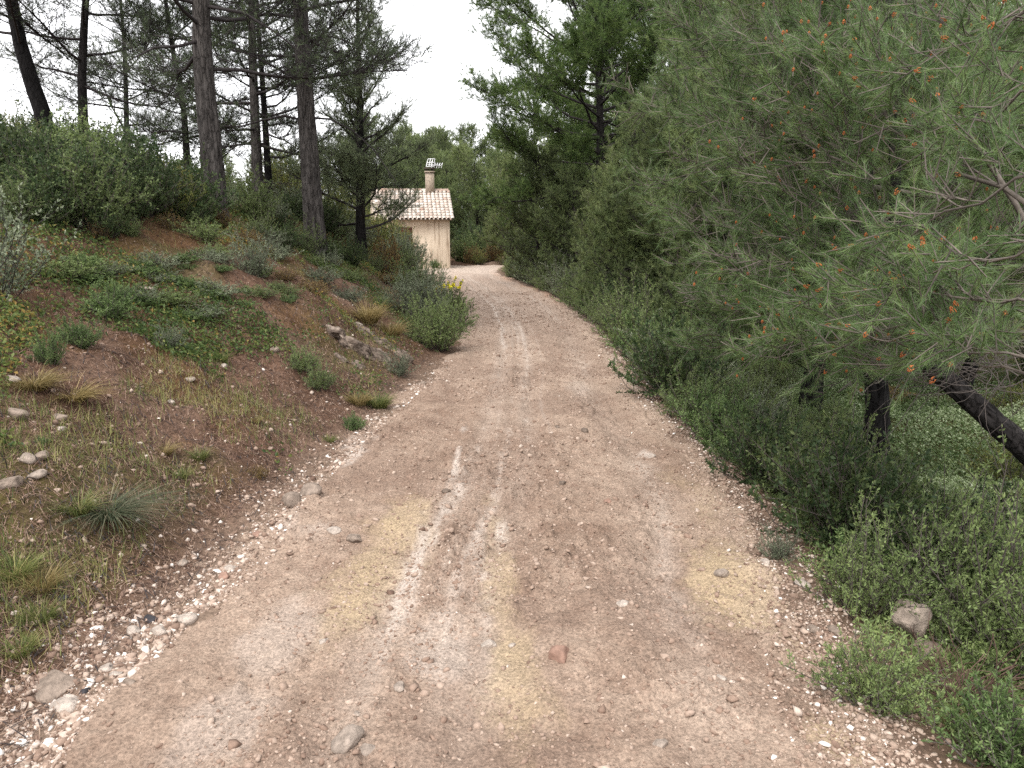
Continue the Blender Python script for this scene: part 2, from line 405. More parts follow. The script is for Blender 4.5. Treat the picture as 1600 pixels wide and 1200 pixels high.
def build_house():
    cx, cy = -2.78, 35.2                      # the near right corner
    hs_ = empty('stucco_house', (cx, cy, 0), RAD(8.5), label='small pale stucco house with a clay tiled roof at the end of the track', cat='house')
    Wd, Dp, ev, rg = 3.35, 5.0, 2.22, 3.42        # to the -x side and backward
    V = np.array([[-Wd,0,-.3],[0,0,-.3],[0,Dp,-.3],[-Wd,Dp,-.3],[-Wd,0,ev],[0,0,ev],[0,Dp,ev],[-Wd,Dp,ev],[-Wd,Dp/2,rg-.04],[0,Dp/2,rg-.04]], float)
    F = [np.array([[2,3,7,6]]), np.array([[1,2,6,9,5],[3,0,4,8,7]])]
    # front wall with the window opening
    wx0, wx1, wz0, wz1 = -2.55, -1.66, 1.02, 1.80
    X = [-Wd, wx0, wx1, 0]; Z = [-.3, wz0, wz1, ev]; n0 = len(V); q = []
    V = np.vstack([V, [[x, 0, z] for z in Z for x in X], [[x, .16, z] for z in (wz0, wz1) for x in (wx0, wx1)]])
    for j in range(3):
        for i in range(3):
            if (i, j) != (1, 1): a = n0 + j*4 + i; q.append([a, a+1, a+5, a+4])
    a = n0 + 16; o5, o6, o9, o10 = n0+5, n0+6, n0+9, n0+10
    q += [[o5, o6, a+1, a], [o6, o10, a+3, a+1], [o10, o9, a+2, a+3], [o9, o5, a, a+2]]
    mesh('wall', V, F + [np.array(q)], M_PLASTER, hs_)
    win = mesh('window', *join([box(wx0+.01, wx0+.05, .10, .15, wz0+.01, wz1-.01), box(wx1-.05, wx1-.01, .10, .15, wz0+.01, wz1-.01),
               box(wx0+.05, wx1-.05, .10, .15, wz1-.05, wz1-.01), box(wx0+.05, wx1-.05, .10, .15, wz0+.01, wz0+.05), box(wx0+.05, wx1-.05, .12, .13, wz0+.05, wz1-.05)])[:2], M_BRICKRED, hs_)
    for sx in (0, 1):
        x0 = wx0 + .004 + sx*(wx1-wx0)/2; x1 = x0 + (wx1-wx0)/2 - .008; b = [box(x0, x1, .02, .045, wz0+.01, wz1-.01)]
        b += [box(x0+.03, x1-.03, .012, .0195, z, z+.05) for z in np.arange(wz0+.05, wz1-.08, .075)]
        mesh('shutter', *join(b)[:2], M_BRICKRED, win)
    mesh('sill', *join([box(wx0-.08, wx1+.08, -.07, .02, wz0-.075, wz0-.003)])[:2], M_BRICKRED, win)
    mesh('brick_course', *join([box(wx0+k*.155, wx0+k*.155+.145, -.012, .01, wz0-.27, wz0-.12) for k in range(6)])[:2], M_BRICKRED, hs_)
    # barrel tiles: rows of cover and pan, real half-cylinders
    parts = []; rng = np.random.default_rng(3); pit = .185; rows = 11
    for side in (0, 1):
        run = Dp/2 + .18; L = math.hypot(run, (rg-ev)*run/(Dp/2))
        dy, dz = run/L, (rg-ev)*run/(Dp/2)/L
        for c in range(int((Wd+.3)/pit)):
            xc = .12 - c*pit
            for r in range(rows):
                s0 = L*r/rows; s1 = L*(r+1)/rows + .05
                for cover in (1, 0):
                    a = np.linspace(0, np.pi, 7) if cover else np.linspace(np.pi, 2*np.pi, 6)
                    x_ = xc + rng.normal(0, .004) - (0 if cover else pit/2)
                    pr = []
                    for s, lift, rr in ((s0, .0, .088), (s1, .045, .066)):
                        # s measured down from the ridge; lower end sits proud
                        h = lift if cover else lift*.8
                        for t in a:
                            nx, nz_ = rr*math.cos(t), rr*math.sin(t)*(.9 if cover else .55) + h + (.02 if cover else .035)
                            pr.append([x_ + nx, Dp/2 - dy*s - dz*nz_, rg - dz*s + dy*nz_])
                    pr = np.array(pr)
                    if side: pr[:, 1] = Dp - pr[:, 1]
                    k = len(a); j = np.arange(k-1)
                    Fq = np.stack([j, j+1, j+1+k, j+k], -1)
                    parts.append((pr, [Fq], np.full(len(pr), np.clip(rng.normal(.66, .2), 0, 1))))
    V, F, T = join(parts)
    roof = mesh('roof', V, F, M_TILE, hs_, tint=T, smooth=True)
    # deck below the tiles
    t_ = .04; y0 = -.16; e0 = ev - (rg-ev)/(Dp/2)*.16
    dk = np.array([[x, y, z] for x in (-Wd-.12, .12) for (y, z) in ((y0, e0), (Dp/2, rg), (Dp-y0, e0), (Dp-y0, e0-t_), (Dp/2, rg-t_), (y0, e0-t_))])
    fq = np.array([[0,1,7,6],[1,2,8,7],[2,3,9,8],[3,4,10,9],[4,5,11,10],[5,0,6,11],[0,5,4,1],[1,4,3,2],[6,7,10,11],[7,8,9,10]])
    mesh('roof_deck', dk, fq, M_STONEC, roof, tint=np.zeros(12))
    rp = []
    for c in range(int(Wd/.32)+1):
        x0 = .14 - c*.32; a = np.linspace(0, np.pi, 8)
        pr = np.array([[x, Dp/2 + .11*math.cos(t), rg + .03 + .10*math.sin(t) + lf] for x, lf in ((x0, .015), (x0-.36, 0)) for t in a])
        j = np.arange(7); rp.append((pr, [np.stack([j, j+1, j+9, j+8], -1)], np.full(len(pr), rng.uniform(0, .7))))
    V, F, T = join(rp); mesh('ridge_tiles', V, F, M_TILE, roof, tint=T, smooth=True)
    # chimney
    x0, yc = -.93, Dp/2 - .1
    ch = mesh('chimney', *join([box(x0, x0+.4, yc-.2, yc+.2, rg-.3, rg+.86), box(x0-.04, x0+.44, yc-.24, yc+.24, rg+.862, rg+.92)])[:2], M_STONEC, hs_)
    mesh('chimney_cap', *join([box(x0+.02, x0+.1, yc-.18, yc+.18, rg+.922, rg+1.02), box(x0+.3, x0+.38, yc-.18, yc+.18, rg+.922, rg+1.02), box(x0-.06, x0+.46, yc-.26, yc+.26, rg+1.022, rg+1.07)])[:2], M_DARK, ch)
    z = rg + 1.07; A, B = [], []
    mx_ = x0+.3; an = []
    an.append(tube([[mx_, yc, rg+.5], [mx_, yc, z+.28]], .02, 6))
    an.append(tube([[x0+.08, yc, z+.16], [x0+.78, yc, z+.10]], .02, 5))
    for i, q in enumerate(np.linspace(.42, .75, 4)): an.append(tube([[x0+q, yc-.16, z+.10+.04*(i % 2)], [x0+q+.02, yc+.16, z+.18]], .014, 4)); an.append(tube([[x0+q, yc, z], [x0+q+.06, yc, z+.24]], .014, 4))
    for a_, b_ in (((.05, .06), (.14, .40)), ((.14, .40), (.46, .42)), ((.46, .42), (.42, .08)), ((.42, .08), (.05, .06)), ((.18, .07), (.26, .41)), ((.3, .07), (.36, .41)), ((.09, .23), (.44, .25))):
        an.append(tube([[x0+a_[0], yc-.02, z+a_[1]], [x0+b_[0], yc-.02, z+b_[1]]], .02, 4))
    V, F, T = join(an); mesh('antenna', V, F, M_ALU, hs_)
    return hs_
build_house()

# ------------------------------------------------------------------ plant materials
G1 = [(0, (.030, .055, .018)), (.5, (.055, .095, .032)), (1, (.115, .165, .060))]
M_NEEDLE_MID = leaf_mat('pine_needles', [(0, (.065, .092, .036)), (.5, (.118, .155, .062)), (1, (.20, .235, .09))], trans=.42, vary=.3)
M_NEEDLE_GREYISH = leaf_mat('greyish_pine_needles', [(0, (.09, .12, .065)), (.5, (.16, .195, .105)), (1, (.23, .26, .14))], trans=.42, vary=.1)
M_NEEDLE_PALE = leaf_mat('pale_pine_needles', [(0, (.09, .12, .05)), (.5, (.155, .19, .075)), (1, (.23, .265, .11))], trans=.45, vary=.15)
M_NEEDLE_DARK = leaf_mat('dark_pine_needles', [(0, (.045, .065, .034)), (.5, (.08, .108, .056)), (1, (.13, .16, .08))], trans=.35, vary=.15)
M_NEEDLE_BRIGHT = leaf_mat('bright_pine_needles', [(0, (.045, .085, .022)), (.5, (.105, .16, .05)), (1, (.20, .26, .08))], trans=.5, vary=.12)
M_NEEDLE_NEAR = leaf_mat('long_pine_needles', [(0, (.045, .082, .028)), (.5, (.092, .150, .050)), (1, (.20, .265, .10))], trans=.35, rough=.4, spec=.5, vary=0)
M_SHRUB = leaf_mat('shrub_leaves', [(0, (.080, .112, .040)), (.5, (.150, .198, .075)), (1, (.185, .23, .085))], vary=.25)
M_SHRUB_DARK = leaf_mat('dark_shrub_leaves', [(0, (.025, .045, .018)), (.5, (.05, .078, .03)), (1, (.105, .135, .05))], vary=.25)
M_SHRUB_GREY = leaf_mat('grey_shrub_leaves', [(0, (.075, .095, .06)), (.5, (.155, .185, .115)), (1, (.28, .31, .21))], vary=.2)
M_SHRUB_BRIGHT = leaf_mat('bright_shrub_leaves', [(0, (.06, .10, .032)), (.5, (.12, .18, .065)), (1, (.21, .28, .11))], vary=.15)
M_SHRUB_DRY = leaf_mat('dry_shrub_leaves', [(0, (.10, .06, .03)), (.5, (.19, .125, .05)), (1, (.26, .21, .08))], vary=.2)
M_SHRUB_YEL = leaf_mat('yellowish_shrub_leaves', [(0, (.07, .09, .02)), (.5, (.14, .16, .045)), (1, (.25, .24, .07))], vary=.15)
M_GRASS = leaf_mat('grass_blades', [(0, (.05, .075, .02)), (.5, (.11, .13, .04)), (1, (.25, .23, .09))], vary=.2)
M_GRASS_DRY = leaf_mat('dry_grass_blades', [(0, (.10, .085, .03)), (.5, (.20, .15, .06)), (1, (.36, .28, .14))], vary=.15)
M_GRASS_GREY = leaf_mat('dark_rush_blades', [(0, (.035, .05, .028)), (.6, (.08, .10, .055)), (1, (.25, .22, .15))], vary=.1)
M_LITTER = leaf_mat('needle_litter', [(0, (.03, .016, .012)), (.5, (.11, .060, .042)), (1, (.26, .18, .13))], trans=0, vary=0)
M_COVER = leaf_mat('cover_leaves', [(0, (.035, .06, .018)), (.4, (.075, .115, .03)), (.75, (.14, .16, .045)), (1, (.26, .17, .05))], vary=0)
M_IVY = leaf_mat('broad_cover_leaves', [(0, (.05, .08, .025)), (.5, (.13, .185, .07)), (1, (.32, .37, .22))], spec=.5, rough=.35, vary=0)
M_BARK = bark_mat('grey_brown_bark', (.035, .030, .028), (.11, .098, .092), 8.)
M_BARK_DARK = bark_mat('dark_bark', (.014, .012, .012), (.040, .035, .034), 8.)
M_BARK_BLACK = bark_mat('charred_bark', (.006, .005, .005), (.02, .018, .018), 8.)
M_TWIG = tint_mat('twigs', [(0, (.055, .045, .040)), (1, (.13, .11, .10))], nscale=20., namp=.3, bump=0)
M_TWIG_DARK = tint_mat('dark_twigs', [(0, (.022, .018, .018)), (1, (.05, .042, .042))], nscale=20., namp=.3, bump=0)
M_TWIG_NEAR = tint_mat('near_twigs', [(0, (.05, .042, .036)), (1, (.16, .135, .115))], nscale=30., namp=.3, bump=0)
M_CONE = tint_mat('pollen_cones', [(0, (.24, .07, .025)), (1, (.42, .14, .045))], nscale=80., namp=.3, bump=0)
M_FLOWER = leaf_mat('yellow_petals', [(0, (.75, .55, .02)), (1, (.85, .7, .05))], vary=0)
M_WHITE = leaf_mat('white_petals', [(0, (.7, .65, .8)), (1, (.85, .85, .85))], vary=0)
M_ROCK = tint_mat('pale_rock', [(0, (.085, .062, .048)), (.5, (.23, .18, .145)), (1, (.44, .38, .33))], nscale=18., namp=.5, bump=1.0, bdist=.03)

def needles(P, D, K, Ln, Wn, spread, rng, back=.15, tint=None, droop=0.0):
    """fans of thin pointed blades round each shoot"""
    n = len(P); k = n*K
    P = np.repeat(P, K, 0); D = np.repeat(D, K, 0)
    d = norm(D + spread*rng.normal(size=(k, 3)))
    base = P - D*(back*rng.random((k, 1)))
    ln = Ln*(.65 + .5*rng.random((k, 1)))
    side = norm(np.cross(d, rng.normal(size=(k, 3))))*Wn/2
    tip = base + d*ln; tip[:, 2] -= droop*ln[:, 0]
    V = np.stack([base - side, base + side, tip], 1).reshape(-1, 3)
    T = (np.repeat(rng.random(n) if tint is None else tint, K)*.6 + .4*rng.random(k))
    return V, [np.arange(3*k).reshape(-1, 3)], np.repeat(T, 3)
def leaves(P, D, Ln, Wn, rng, tint=None):
    """one folded pointed leaf (four corners) per point"""
    n = len(P); s = .6 + .7*rng.random((n, 1))
    side = norm(np.cross(D, rng.normal(size=(n, 3))))*Wn*s/2
    nrm = norm(np.cross(D, side))*Wn*.25*s
    V = np.stack([P, P + D*Ln*s*.5 + side + nrm, P + D*Ln*s, P + D*Ln*s*.5 - side + nrm], 1).reshape(-1, 3)
    T = rng.random(n) if tint is None else np.clip(tint + .25*rng.normal(size=n), 0, 1)
    i = (np.arange(n)*4)[:, None]
    return V, [np.concatenate([i + [[0, 1, 2]], i + [[0, 2, 3]]])], np.repeat(T, 4)

def limb(p0, d0, L, rng, n=6, up=0.0, wig=.12):
    """a wandering limb path"""
    P = [np.array(p0, float)]; d = norm(np.array(d0, float)); s = L/n
    for i in range(n):
        d = norm(d + np.array([0, 0, up/n]) + wig*rng.normal(size=3)); P.append(P[-1] + d*s)
    return np.array(P)
def interp_path(path, t):
    s = np.linspace(0, 1, len(path)); return np.stack([np.interp(t, s, path[:, k]) for k in range(3)], -1)

def pine_wood(limbs, rng, nsec=9, sec_len=.38, ntw=5, tw_len=.28, sec_up=.3, s0=.25, flat=.55, r0=.012, bare=0.0, shoot_every=None):
    """limbs: list of (path, radius). returns (wood mesh, shoot points, shoot directions)"""
    wood, A, B, RA, RB = [], [], [], [], []; SP, SD = [], []
    for path, r in limbs:
        n = len(path); L = np.linalg.norm(np.diff(path, axis=0), axis=1).sum()
        wood.append(tube(path, np.linspace(r, r*.25, n), 6))
        k = max(2, int(nsec*L/2.0)); ts = s0 + (1-s0)*(np.arange(k) + rng.random(k))/k
        side0 = rng.choice([-1, 1])
        for q, t in enumerate(ts):
            t = min(t, 1.0); p = interp_path(path, t); d = norm(interp_path(path, min(t+.05, 1)) - interp_path(path, t-.05))
            lat = norm(np.cross(d, [0, 0, 1]))*(side0 if q % 2 else -side0)
            sd_ = norm(d*(.55 + .3*rng.random()) + lat*flat + rng.normal(size=3)*.28 + np.array([0, 0, .1]))
            sl = L*sec_len*(1.15 - .75*t)*(.7 + .6*rng.random())
            sp = limb(p, sd_, sl, rng, 3, up=sec_up, wig=.16)
            rr = max(r*(1-.75*t)*.45, .004)
            for m in range(3):
                A.append(sp[m]); B.append(sp[m+1]); RA.append(rr*(1-m*.28)); RB.append(rr*(1-(m+1)*.28))
            if rng.random() < bare: continue
            kk = max(2, int(ntw*sl/.5)); tt_ = .15 + .85*(np.arange(kk) + rng.random(kk))/kk
            pp = interp_path(sp, np.minimum(tt_, 1)); dd = norm(np.repeat((sp[3]-sp[0])[None], kk, 0))
            td = norm(dd*.6 + rng.normal(size=(kk, 3))*.55 + np.array([0, 0, .25])); tl = tw_len*(.5 + .8*rng.random((kk, 1)))
            e = pp + td*tl
            for m in range(kk): A.append(pp[m]); B.append(e[m]); RA.append(.005); RB.append(.003)
            SP.append(e); SD.append(td); SP.append(pp + td*tl*.55); SD.append(td)
            SP.append(sp[3:4]); SD.append(dd[:1])
        SP.append(path[-1:]); SD.append(norm(path[-1:] - path[-2:-1]))
    wood.append(sticks(A, B, np.maximum(RA, r0*.35), np.maximum(RB, r0*.25)))
    V, F, _ = join(wood)
    return (V, F, rng.random(len(V))), np.concatenate(SP), np.concatenate(SD)

def pine_tree(seed, h, r, base_h, crown_r, mat, bark, twig, nprim=34, lean=(0, 0), K=12, Ln=.11, Wn=.006, spread=.55, shape='cone',
              elev=(5, 45), up=.5, path=None, sides=12, name='pine_tree', barkdisp=0, density=1.0, lim_r=.034, s0=.25, flat=.55, extra_bare=.0, nsec=9, bare=0, dead=0, azr=None, tw=.28, ntw=5, rings=None, label=None, group=None, extra=None, secl=.38):
    rng = np.random.default_rng(seed)
    root = empty(name, label=label, cat='pine tree', group=group)
    if path is None:
        zz = np.linspace(-.25, 1, 12); path = np.stack([lean[0]*zz*h + .05*h*vnoise(zz*2.5, seed)*(zz > 0)*.6, lean[1]*zz*h + .05*h*vnoise(zz*2.5, seed+9)*(zz > 0)*.6, zz*h], 1)
    path = np.asarray(path, float)
    if rings: 
        s = np.linspace(0, 1, len(path)); sn = np.linspace(0, 1, rings); path = np.stack([np.interp(sn, s, path[:, k]) for k in range(3)], 1)
        for _ in range(max(1, rings//14)):
            path[1:-1] = (path[:-2] + path[1:-1]*2 + path[2:])/4
    zf = (path[:, 2] - path[0, 2])/(path[-1, 2] - path[0, 2])
    rad = r*(1 - .82*zf)*(1 + .35*np.exp(-np.maximum(path[:, 2], 0)/.35))
    disp = None
    if barkdisp:
        def disp(i, a):
            z = path[i.astype(int), 2]
            ridg = np.abs(fbm(np.cos(a)*r*26, np.sin(a)*r*26, z*3.4, seed=seed, oct=3))
            return 1 + barkdisp*(.5 - ridg*1.6) + .04*vnoise(np.cos(a)*1.5, np.sin(a)*1.5, z*.9, seed=seed+4)
    V, F, _ = tube(path, rad, sides, disp=disp)
    mesh('trunk', V, F, bark, root, smooth=True)
    limbs = []
    for i in range(nprim):
        q = (i + rng.random())/nprim; z = base_h + (h - base_h)*q**1.0
        az = i*2.4 + rng.normal()*.4
        if azr is not None: az = azr[0] + (azr[1]-azr[0])*rng.random()
        t = np.interp(z, path[:, 2], np.linspace(0, 1, len(path))); p = interp_path(path, t)
        sh = {'cone': (1-q)**.75*.95 + .12, 'round': math.sin(math.pi*min(1, .18 + .82*q))**.6*.9 + .1, 'umbrella': (1 - .75*q**2.2)}[shape]
        L = crown_r*sh*(.7 + .5*rng.random())
        el = RAD(elev[0] + (elev[1]-elev[0])*q + rng.normal()*8)
        d = [math.cos(az)*math.cos(el), math.sin(az)*math.cos(el), math.sin(el)]
        limbs.append((limb(p, d, L, rng, 6, up=up, wig=.11), max(min(r*(1-.8*q)*.34, lim_r), .012)))
    ex = None
    if extra: ex = pine_wood(extra, rng, nsec=8, bare=.45, tw_len=.2, ntw=4, sec_len=.22)
    wood, SP, SD = pine_wood(limbs, rng, s0=s0, flat=flat, nsec=nsec, bare=bare, tw_len=tw, ntw=ntw, sec_len=secl)
    if ex: wood = join([wood, ex[0]]); SP = np.concatenate([SP, ex[1]]); SD = np.concatenate([SD, ex[2]])
    if dead:
        A, B = [], []
        for i in range(dead):
            z = rng.uniform(.8, base_h + .4*(h-base_h)); t = np.interp(z, path[:, 2], np.linspace(0, 1, len(path))); p = interp_path(path, t)
            az = rng.random()*6.28; pth = limb(p, [math.cos(az), math.sin(az), rng.uniform(-.25, .3)], rng.uniform(.4, 1.8), rng, 5, up=-.1, wig=.22)
            for m in range(5): A.append(pth[m]); B.append(pth[m+1])
            for m in range(2, 6):
                A.append(pth[m]); B.append(pth[m] + rng.normal(size=3)*.16)
        V2, F2, _ = sticks(A, B, .008, .004)
        wood = join([wood, (V2, F2, rng.random(len(V2)))])
    mesh('limbs', wood[0], wood[1], twig, root, tint=wood[2])
    cl = .5 + .5*fbm(SP[:, 0]*1.9 + seed, SP[:, 1]*1.9, SP[:, 2]*1.9, seed=seed, oct=2)
    m = rng.random(len(SP)) < density*np.clip(.25 + 1.6*cl, 0, 1.4); SP, SD = SP[m], SD[m]
    V, F, T = needles(SP, norm(SD + [0, 0, .25]), K, Ln, Wn, spread, rng, back=.1)
    mesh('crown', V, F, mat, root, tint=T)
    return root

def shrub(seed, r, h, n_stem=42, leaf=(.022, .009), per=11, mat=None, twig=None, name='shrub', upright=.5, flowers=None, fmat=None, density=1.0, rough_=.35, sub=11, label=None, group=None):
    rng = np.random.default_rng(seed); A, B, RA = [], [], []; P, D = [], []
    root = empty(name, label=label, cat='shrub', group=group)
    for i in range(n_stem):
        az = i*2.4 + rng.normal()*.3; q = math.sqrt((i + .5)/n_stem)
        top = np.array([math.cos(az)*r*q, math.sin(az)*r*q, h*math.sqrt(max(1-q*q*.85, .05))])
        top *= 1 + rough_*vnoise(math.cos(az)*1.3 + 5, math.sin(az)*1.3, q*2, seed=seed) + .12*rng.normal()
        top[2] = max(top[2], .05)
        b = np.array([math.cos(az)*r*.18*q, math.sin(az)*r*.18*q, -.05])
        mid = (b + top)/2 + rng.normal(size=3)*r*.08 + [0, 0, h*.08*upright]
        pth = np.array([b, mid, top])
        A += [pth[0], pth[1]]; B += [pth[1], pth[2]]; RA += [.006, .004]
        dl = norm(top - mid)
        for j in range(sub):
            t = .14 + .86*(j + rng.random())/sub; s = interp_path(pth, t)
            dd = norm(dl*.7 + rng.normal(size=3)*.6 + [0, 0, upright]); l = r*.32*(.4 + rng.random()*.8)
            e = s + dd*l; A.append(s); B.append(e); RA.append(.0025)
            k = per; tt_ = .15 + .85*rng.random((k, 1)); P.append(s + dd*l*tt_); D.append(norm(dd*.8 + rng.normal(size=(k, 3))*.75 + [0, 0, .2]))
    P, D = np.concatenate(P), np.concatenate(D)
    if density < 1: m = rng.random(len(P)) < density; P, D = P[m], D[m]
    V, F, _ = sticks(A, B, np.array(RA), np.array(RA)*.6)
    mesh('stems', V, F, twig or M_TWIG, root, tint=rng.random(len(V)))
    cl = .5 + .45*vnoise(P[:, 0]/(r*.35), P[:, 1]/(r*.35), P[:, 2]/(r*.35), seed=seed+1)
    V, F, T = leaves(P, D, leaf[0], leaf[1], rng, tint=cl)
    mesh('foliage', V, F, mat, root, tint=T)
    if flowers:
        m = rng.choice(np.argsort(-P[:, 2])[:max(flowers*6, 20)], flowers, replace=False)
        Q = np.repeat(P[m] + [0, 0, .015], 6, 0); V, F, T = leaves(Q, norm(rng.normal(size=(len(Q), 3)) + [0, 0, .5]), .030, .022, rng)
        mesh('flowers', V, F, fmat, root, tint=T)
    return root
def tuft(seed, r, h, n, mat, w=.004, label=None, group=None, name='grass_tuft', lean=.8, cat='grass tuft', flop=(0, 0)):
    rng = np.random.default_rng(seed); az = rng.random(n)*6.283; q = rng.random(n)**.6
    b = np.stack([np.cos(az)*r*.3*q, np.sin(az)*r*.3*q, -.02 + 0*q], 1)
    out_ = np.stack([np.cos(az), np.sin(az), 0*az], 1)*(lean*(.3 + rng.random((n, 1)))) + rng.normal(size=(n, 3))*.15 + np.array([flop[0], flop[1], 0])
    hh = h*(.5 + .6*rng.random((n, 1))); side = norm(np.cross(out_ + [0, 0, .5], [0, 0, 1.]) + rng.normal(size=(n, 3))*.3)*w/2
    lv = []
    for s, wd in ((0, 1), (.35, .9), (.7, .6), (1, 0)):
        c = b + out_*hh*s**1.6*1.0 + np.array([0, 0, 1])*hh*(s - .45*s*s*lean)
        if wd: lv += [c - side*wd, c + side*wd]
        else: lv += [c]
    V = np.stack(lv, 1).reshape(-1, 3); i = (np.arange(n)*7)[:, None]
    F = [np.concatenate([i + [[0, 1, 3, 2]], i + [[2, 3, 5, 4]]]), i + [[4, 5, 6]]]
    o = mesh(name, V, F, mat, tint=np.repeat(np.clip(.5 + .3*rng.normal(size=n), 0, 1), 7))
    return setp(o, label=label, cat=cat, group=group)
def stone(seed, size, name='stone', mat=None, tint=.6, flat=.6, label=None, cat='stone', group=None, sub=3):
    import bmesh
    bm = bmesh.new(); bmesh.ops.create_icosphere(bm, subdivisions=sub, radius=1)
    V = np.array([v.co[:] for v in bm.verts]); F = np.array([[v.index for v in f.verts] for f in bm.faces]); bm.free()
    rng = np.random.default_rng(seed)
    for _ in range(9):                                  # broken faces
        n = norm(rng.normal(size=3)); c = rng.uniform(.55, .85); d = V @ n; V = V - np.maximum(d - c, 0)[:, None]*n
    V = V*(1 + .10*fbm(V[:, 0]*1.5, V[:, 1]*1.5, V[:, 2]*1.5, seed=seed, oct=3)[:, None])
    V *= np.array([1, rng.uniform(.65, .95), flat])*size
    a = rng.random()*6.28; R = np.array([[math.cos(a), -math.sin(a), 0], [math.sin(a), math.cos(a), 0], [0, 0, 1]]); V = V @ R.T
    o = mesh(name, V, F, mat or M_ROCK, tint=np.full(len(V), tint))
    return setp(o, label=label, cat=cat, group=group)

# ------------------------------------------------------------------ trees on the bank
def ground_path(pts, Ybase, up_to=None):
    """trunk path through points (px, py, Y) of the photograph; returns base point and path relative to it"""
    P = np.array([at(*p) for p in pts]); b = P[0].copy(); b[2] = float(zsurf(b[:1], b[1:2])[0])
    P = np.vstack([P[0]*0 + [b[0] - (P[1]-P[0])[0]*.1, b[1], b[2] - .3], P if P[0, 2] > b[2] + .05 else np.vstack([b, P[1:]])])
    if up_to:
        d = norm(P[-1] - P[-2]); d = norm(d + [0, 0, 1.5])
        while P[-1, 2] < up_to: P = np.vstack([P, P[-1] + d*.8])
    return b, P - b
def bank_tree(seed, pts, r, top, base_h, crown_r, nprim, label, bark=None, sides=12, rings=None, barkdisp=0, extra=None, **k):
    b, path = ground_path(pts, pts[0][2], top)
    h = path[-1, 2]
    a = dict(mat=M_NEEDLE_DARK, bark=bark or M_BARK_DARK, twig=M_TWIG_DARK, elev=(0, 35), up=.35, K=12, Ln=.10, Wn=.0066, spread=.7, density=.42, shape='umbrella',
             nsec=17, bare=.05, dead=14, ntw=10, tw=.34, group='dark trunked pines standing on the bank')
    a.update(k)
    if extra: extra = [(np.array([at(*q) for q in e[0]]) - b, e[1]) for e in extra]
    o = pine_tree(seed, h, r, base_h, crown_r, path=path, sides=sides, rings=rings, barkdisp=barkdisp, nprim=nprim, label=label, extra=extra, **a)
    print(label[:30], len(o.children[2].data.polygons))
    o.location = b
    return o
bank_tree(11, [(334, 352, 13), (333, 290, 13), (331, 240, 13), (322, 160, 13), (316, 80, 13), (314, 0, 13)], .185, 10.5, 2.2, 3.4, 30,
          'thick pine with a bowed base and deeply fissured bark on the bank', bark=M_BARK, sides=64, rings=150, barkdisp=.16,
          extra=[([(318, 62, 13), (280, 72, 12.6), (240, 75, 12.2), (200, 95, 11.8)], .03), ([(325, 10, 13), (380, 20, 12.6), (430, 50, 12.2), (480, 90, 12)], .03)])
bank_tree(12, [(491, 350, 15), (486, 280, 15), (479, 180, 15), (473, 90, 15), (469, 0, 15)], .20, 10.5, 3.2, 2.5, 26,
          'thick straight pine on the bank nearest the small charred pine', bark=M_BARK, sides=64, rings=150, barkdisp=.16,
          extra=[([(476, 189, 15), (445, 181, 14.9), (410, 188, 14.7), (375, 198, 14.5), (330, 197, 14.2), (300, 185, 14)], .026),
                 ([(482, 184, 15), (515, 186, 14.9), (550, 203, 14.8), (585, 235, 14.7), (612, 275, 14.6), (635, 305, 14.6)], .020),
                 ([(472, 130, 15), (430, 105, 14.6), (390, 85, 14.3), (350, 75, 14)], .03),
                 ([(480, 50, 15), (530, 60, 14.6), (570, 75, 14.4)], .02)])
bank_tree(13, [(66, 175, 18), (50, 130, 18), (32, 70, 18), (18, 0, 18)], .20, 10.5, 2.2, 3.4, 20, 'dark leaning pine at the top of the bank at the frame edge', bark=M_BARK_BLACK)
bank_tree(14, [(130, 187, 19), (128, 120, 19), (131, 50, 19), (134, 0, 19)], .125, 10.5, 1.7, 2.8, 22, 'slender upright pine beside the leaning pine on the bank top')
bank_tree(15, [(198, 210, 24), (197, 150, 24), (195, 80, 24), (190, 20, 24)], .10, 10, 1.3, 2.6, 24, 'very thin pine behind the thicket, between slender pine and forked pine')
bank_tree(16, [(291, 232, 21), (287, 170, 21), (281, 130, 21), (270, 80, 21)], .105, 9, 1.4, 2.6, 24, 'thin pine forking above the thicket just behind the bowed pine')
bank_tree(17, [(403, 292, 19), (399, 200, 19), (395, 100, 19), (393, 0, 19)], .14, 11, 1.3, 3.2, 32, 'medium grey pine trunk, thicker of the close pair between the two thick pines', bark=M_BARK)
bank_tree(18, [(420, 292, 20.5), (416, 220, 20.5), (411, 140, 20.5), (405, 60, 20.5)], .10, 10.5, 1.2, 2.8, 30, 'thin black pine trunk, thinner of the close pair between the thick pines', bark=M_BARK_BLACK)
bank_tree(19, [(563, 345, 19), (565, 260, 19), (562, 180, 19), (560, 60, 19)], .135, 7.3, .85, 1.75, 60, 'small young pine with a charred trunk and airy crown above the house roof',
          bark=M_BARK_BLACK, shape='cone', elev=(8, 62), K=19, Ln=.10, Wn=.0052, density=1.0, mat=M_NEEDLE_GREYISH, dead=10, nsec=18, ntw=10, s0=.3, flat=.35)

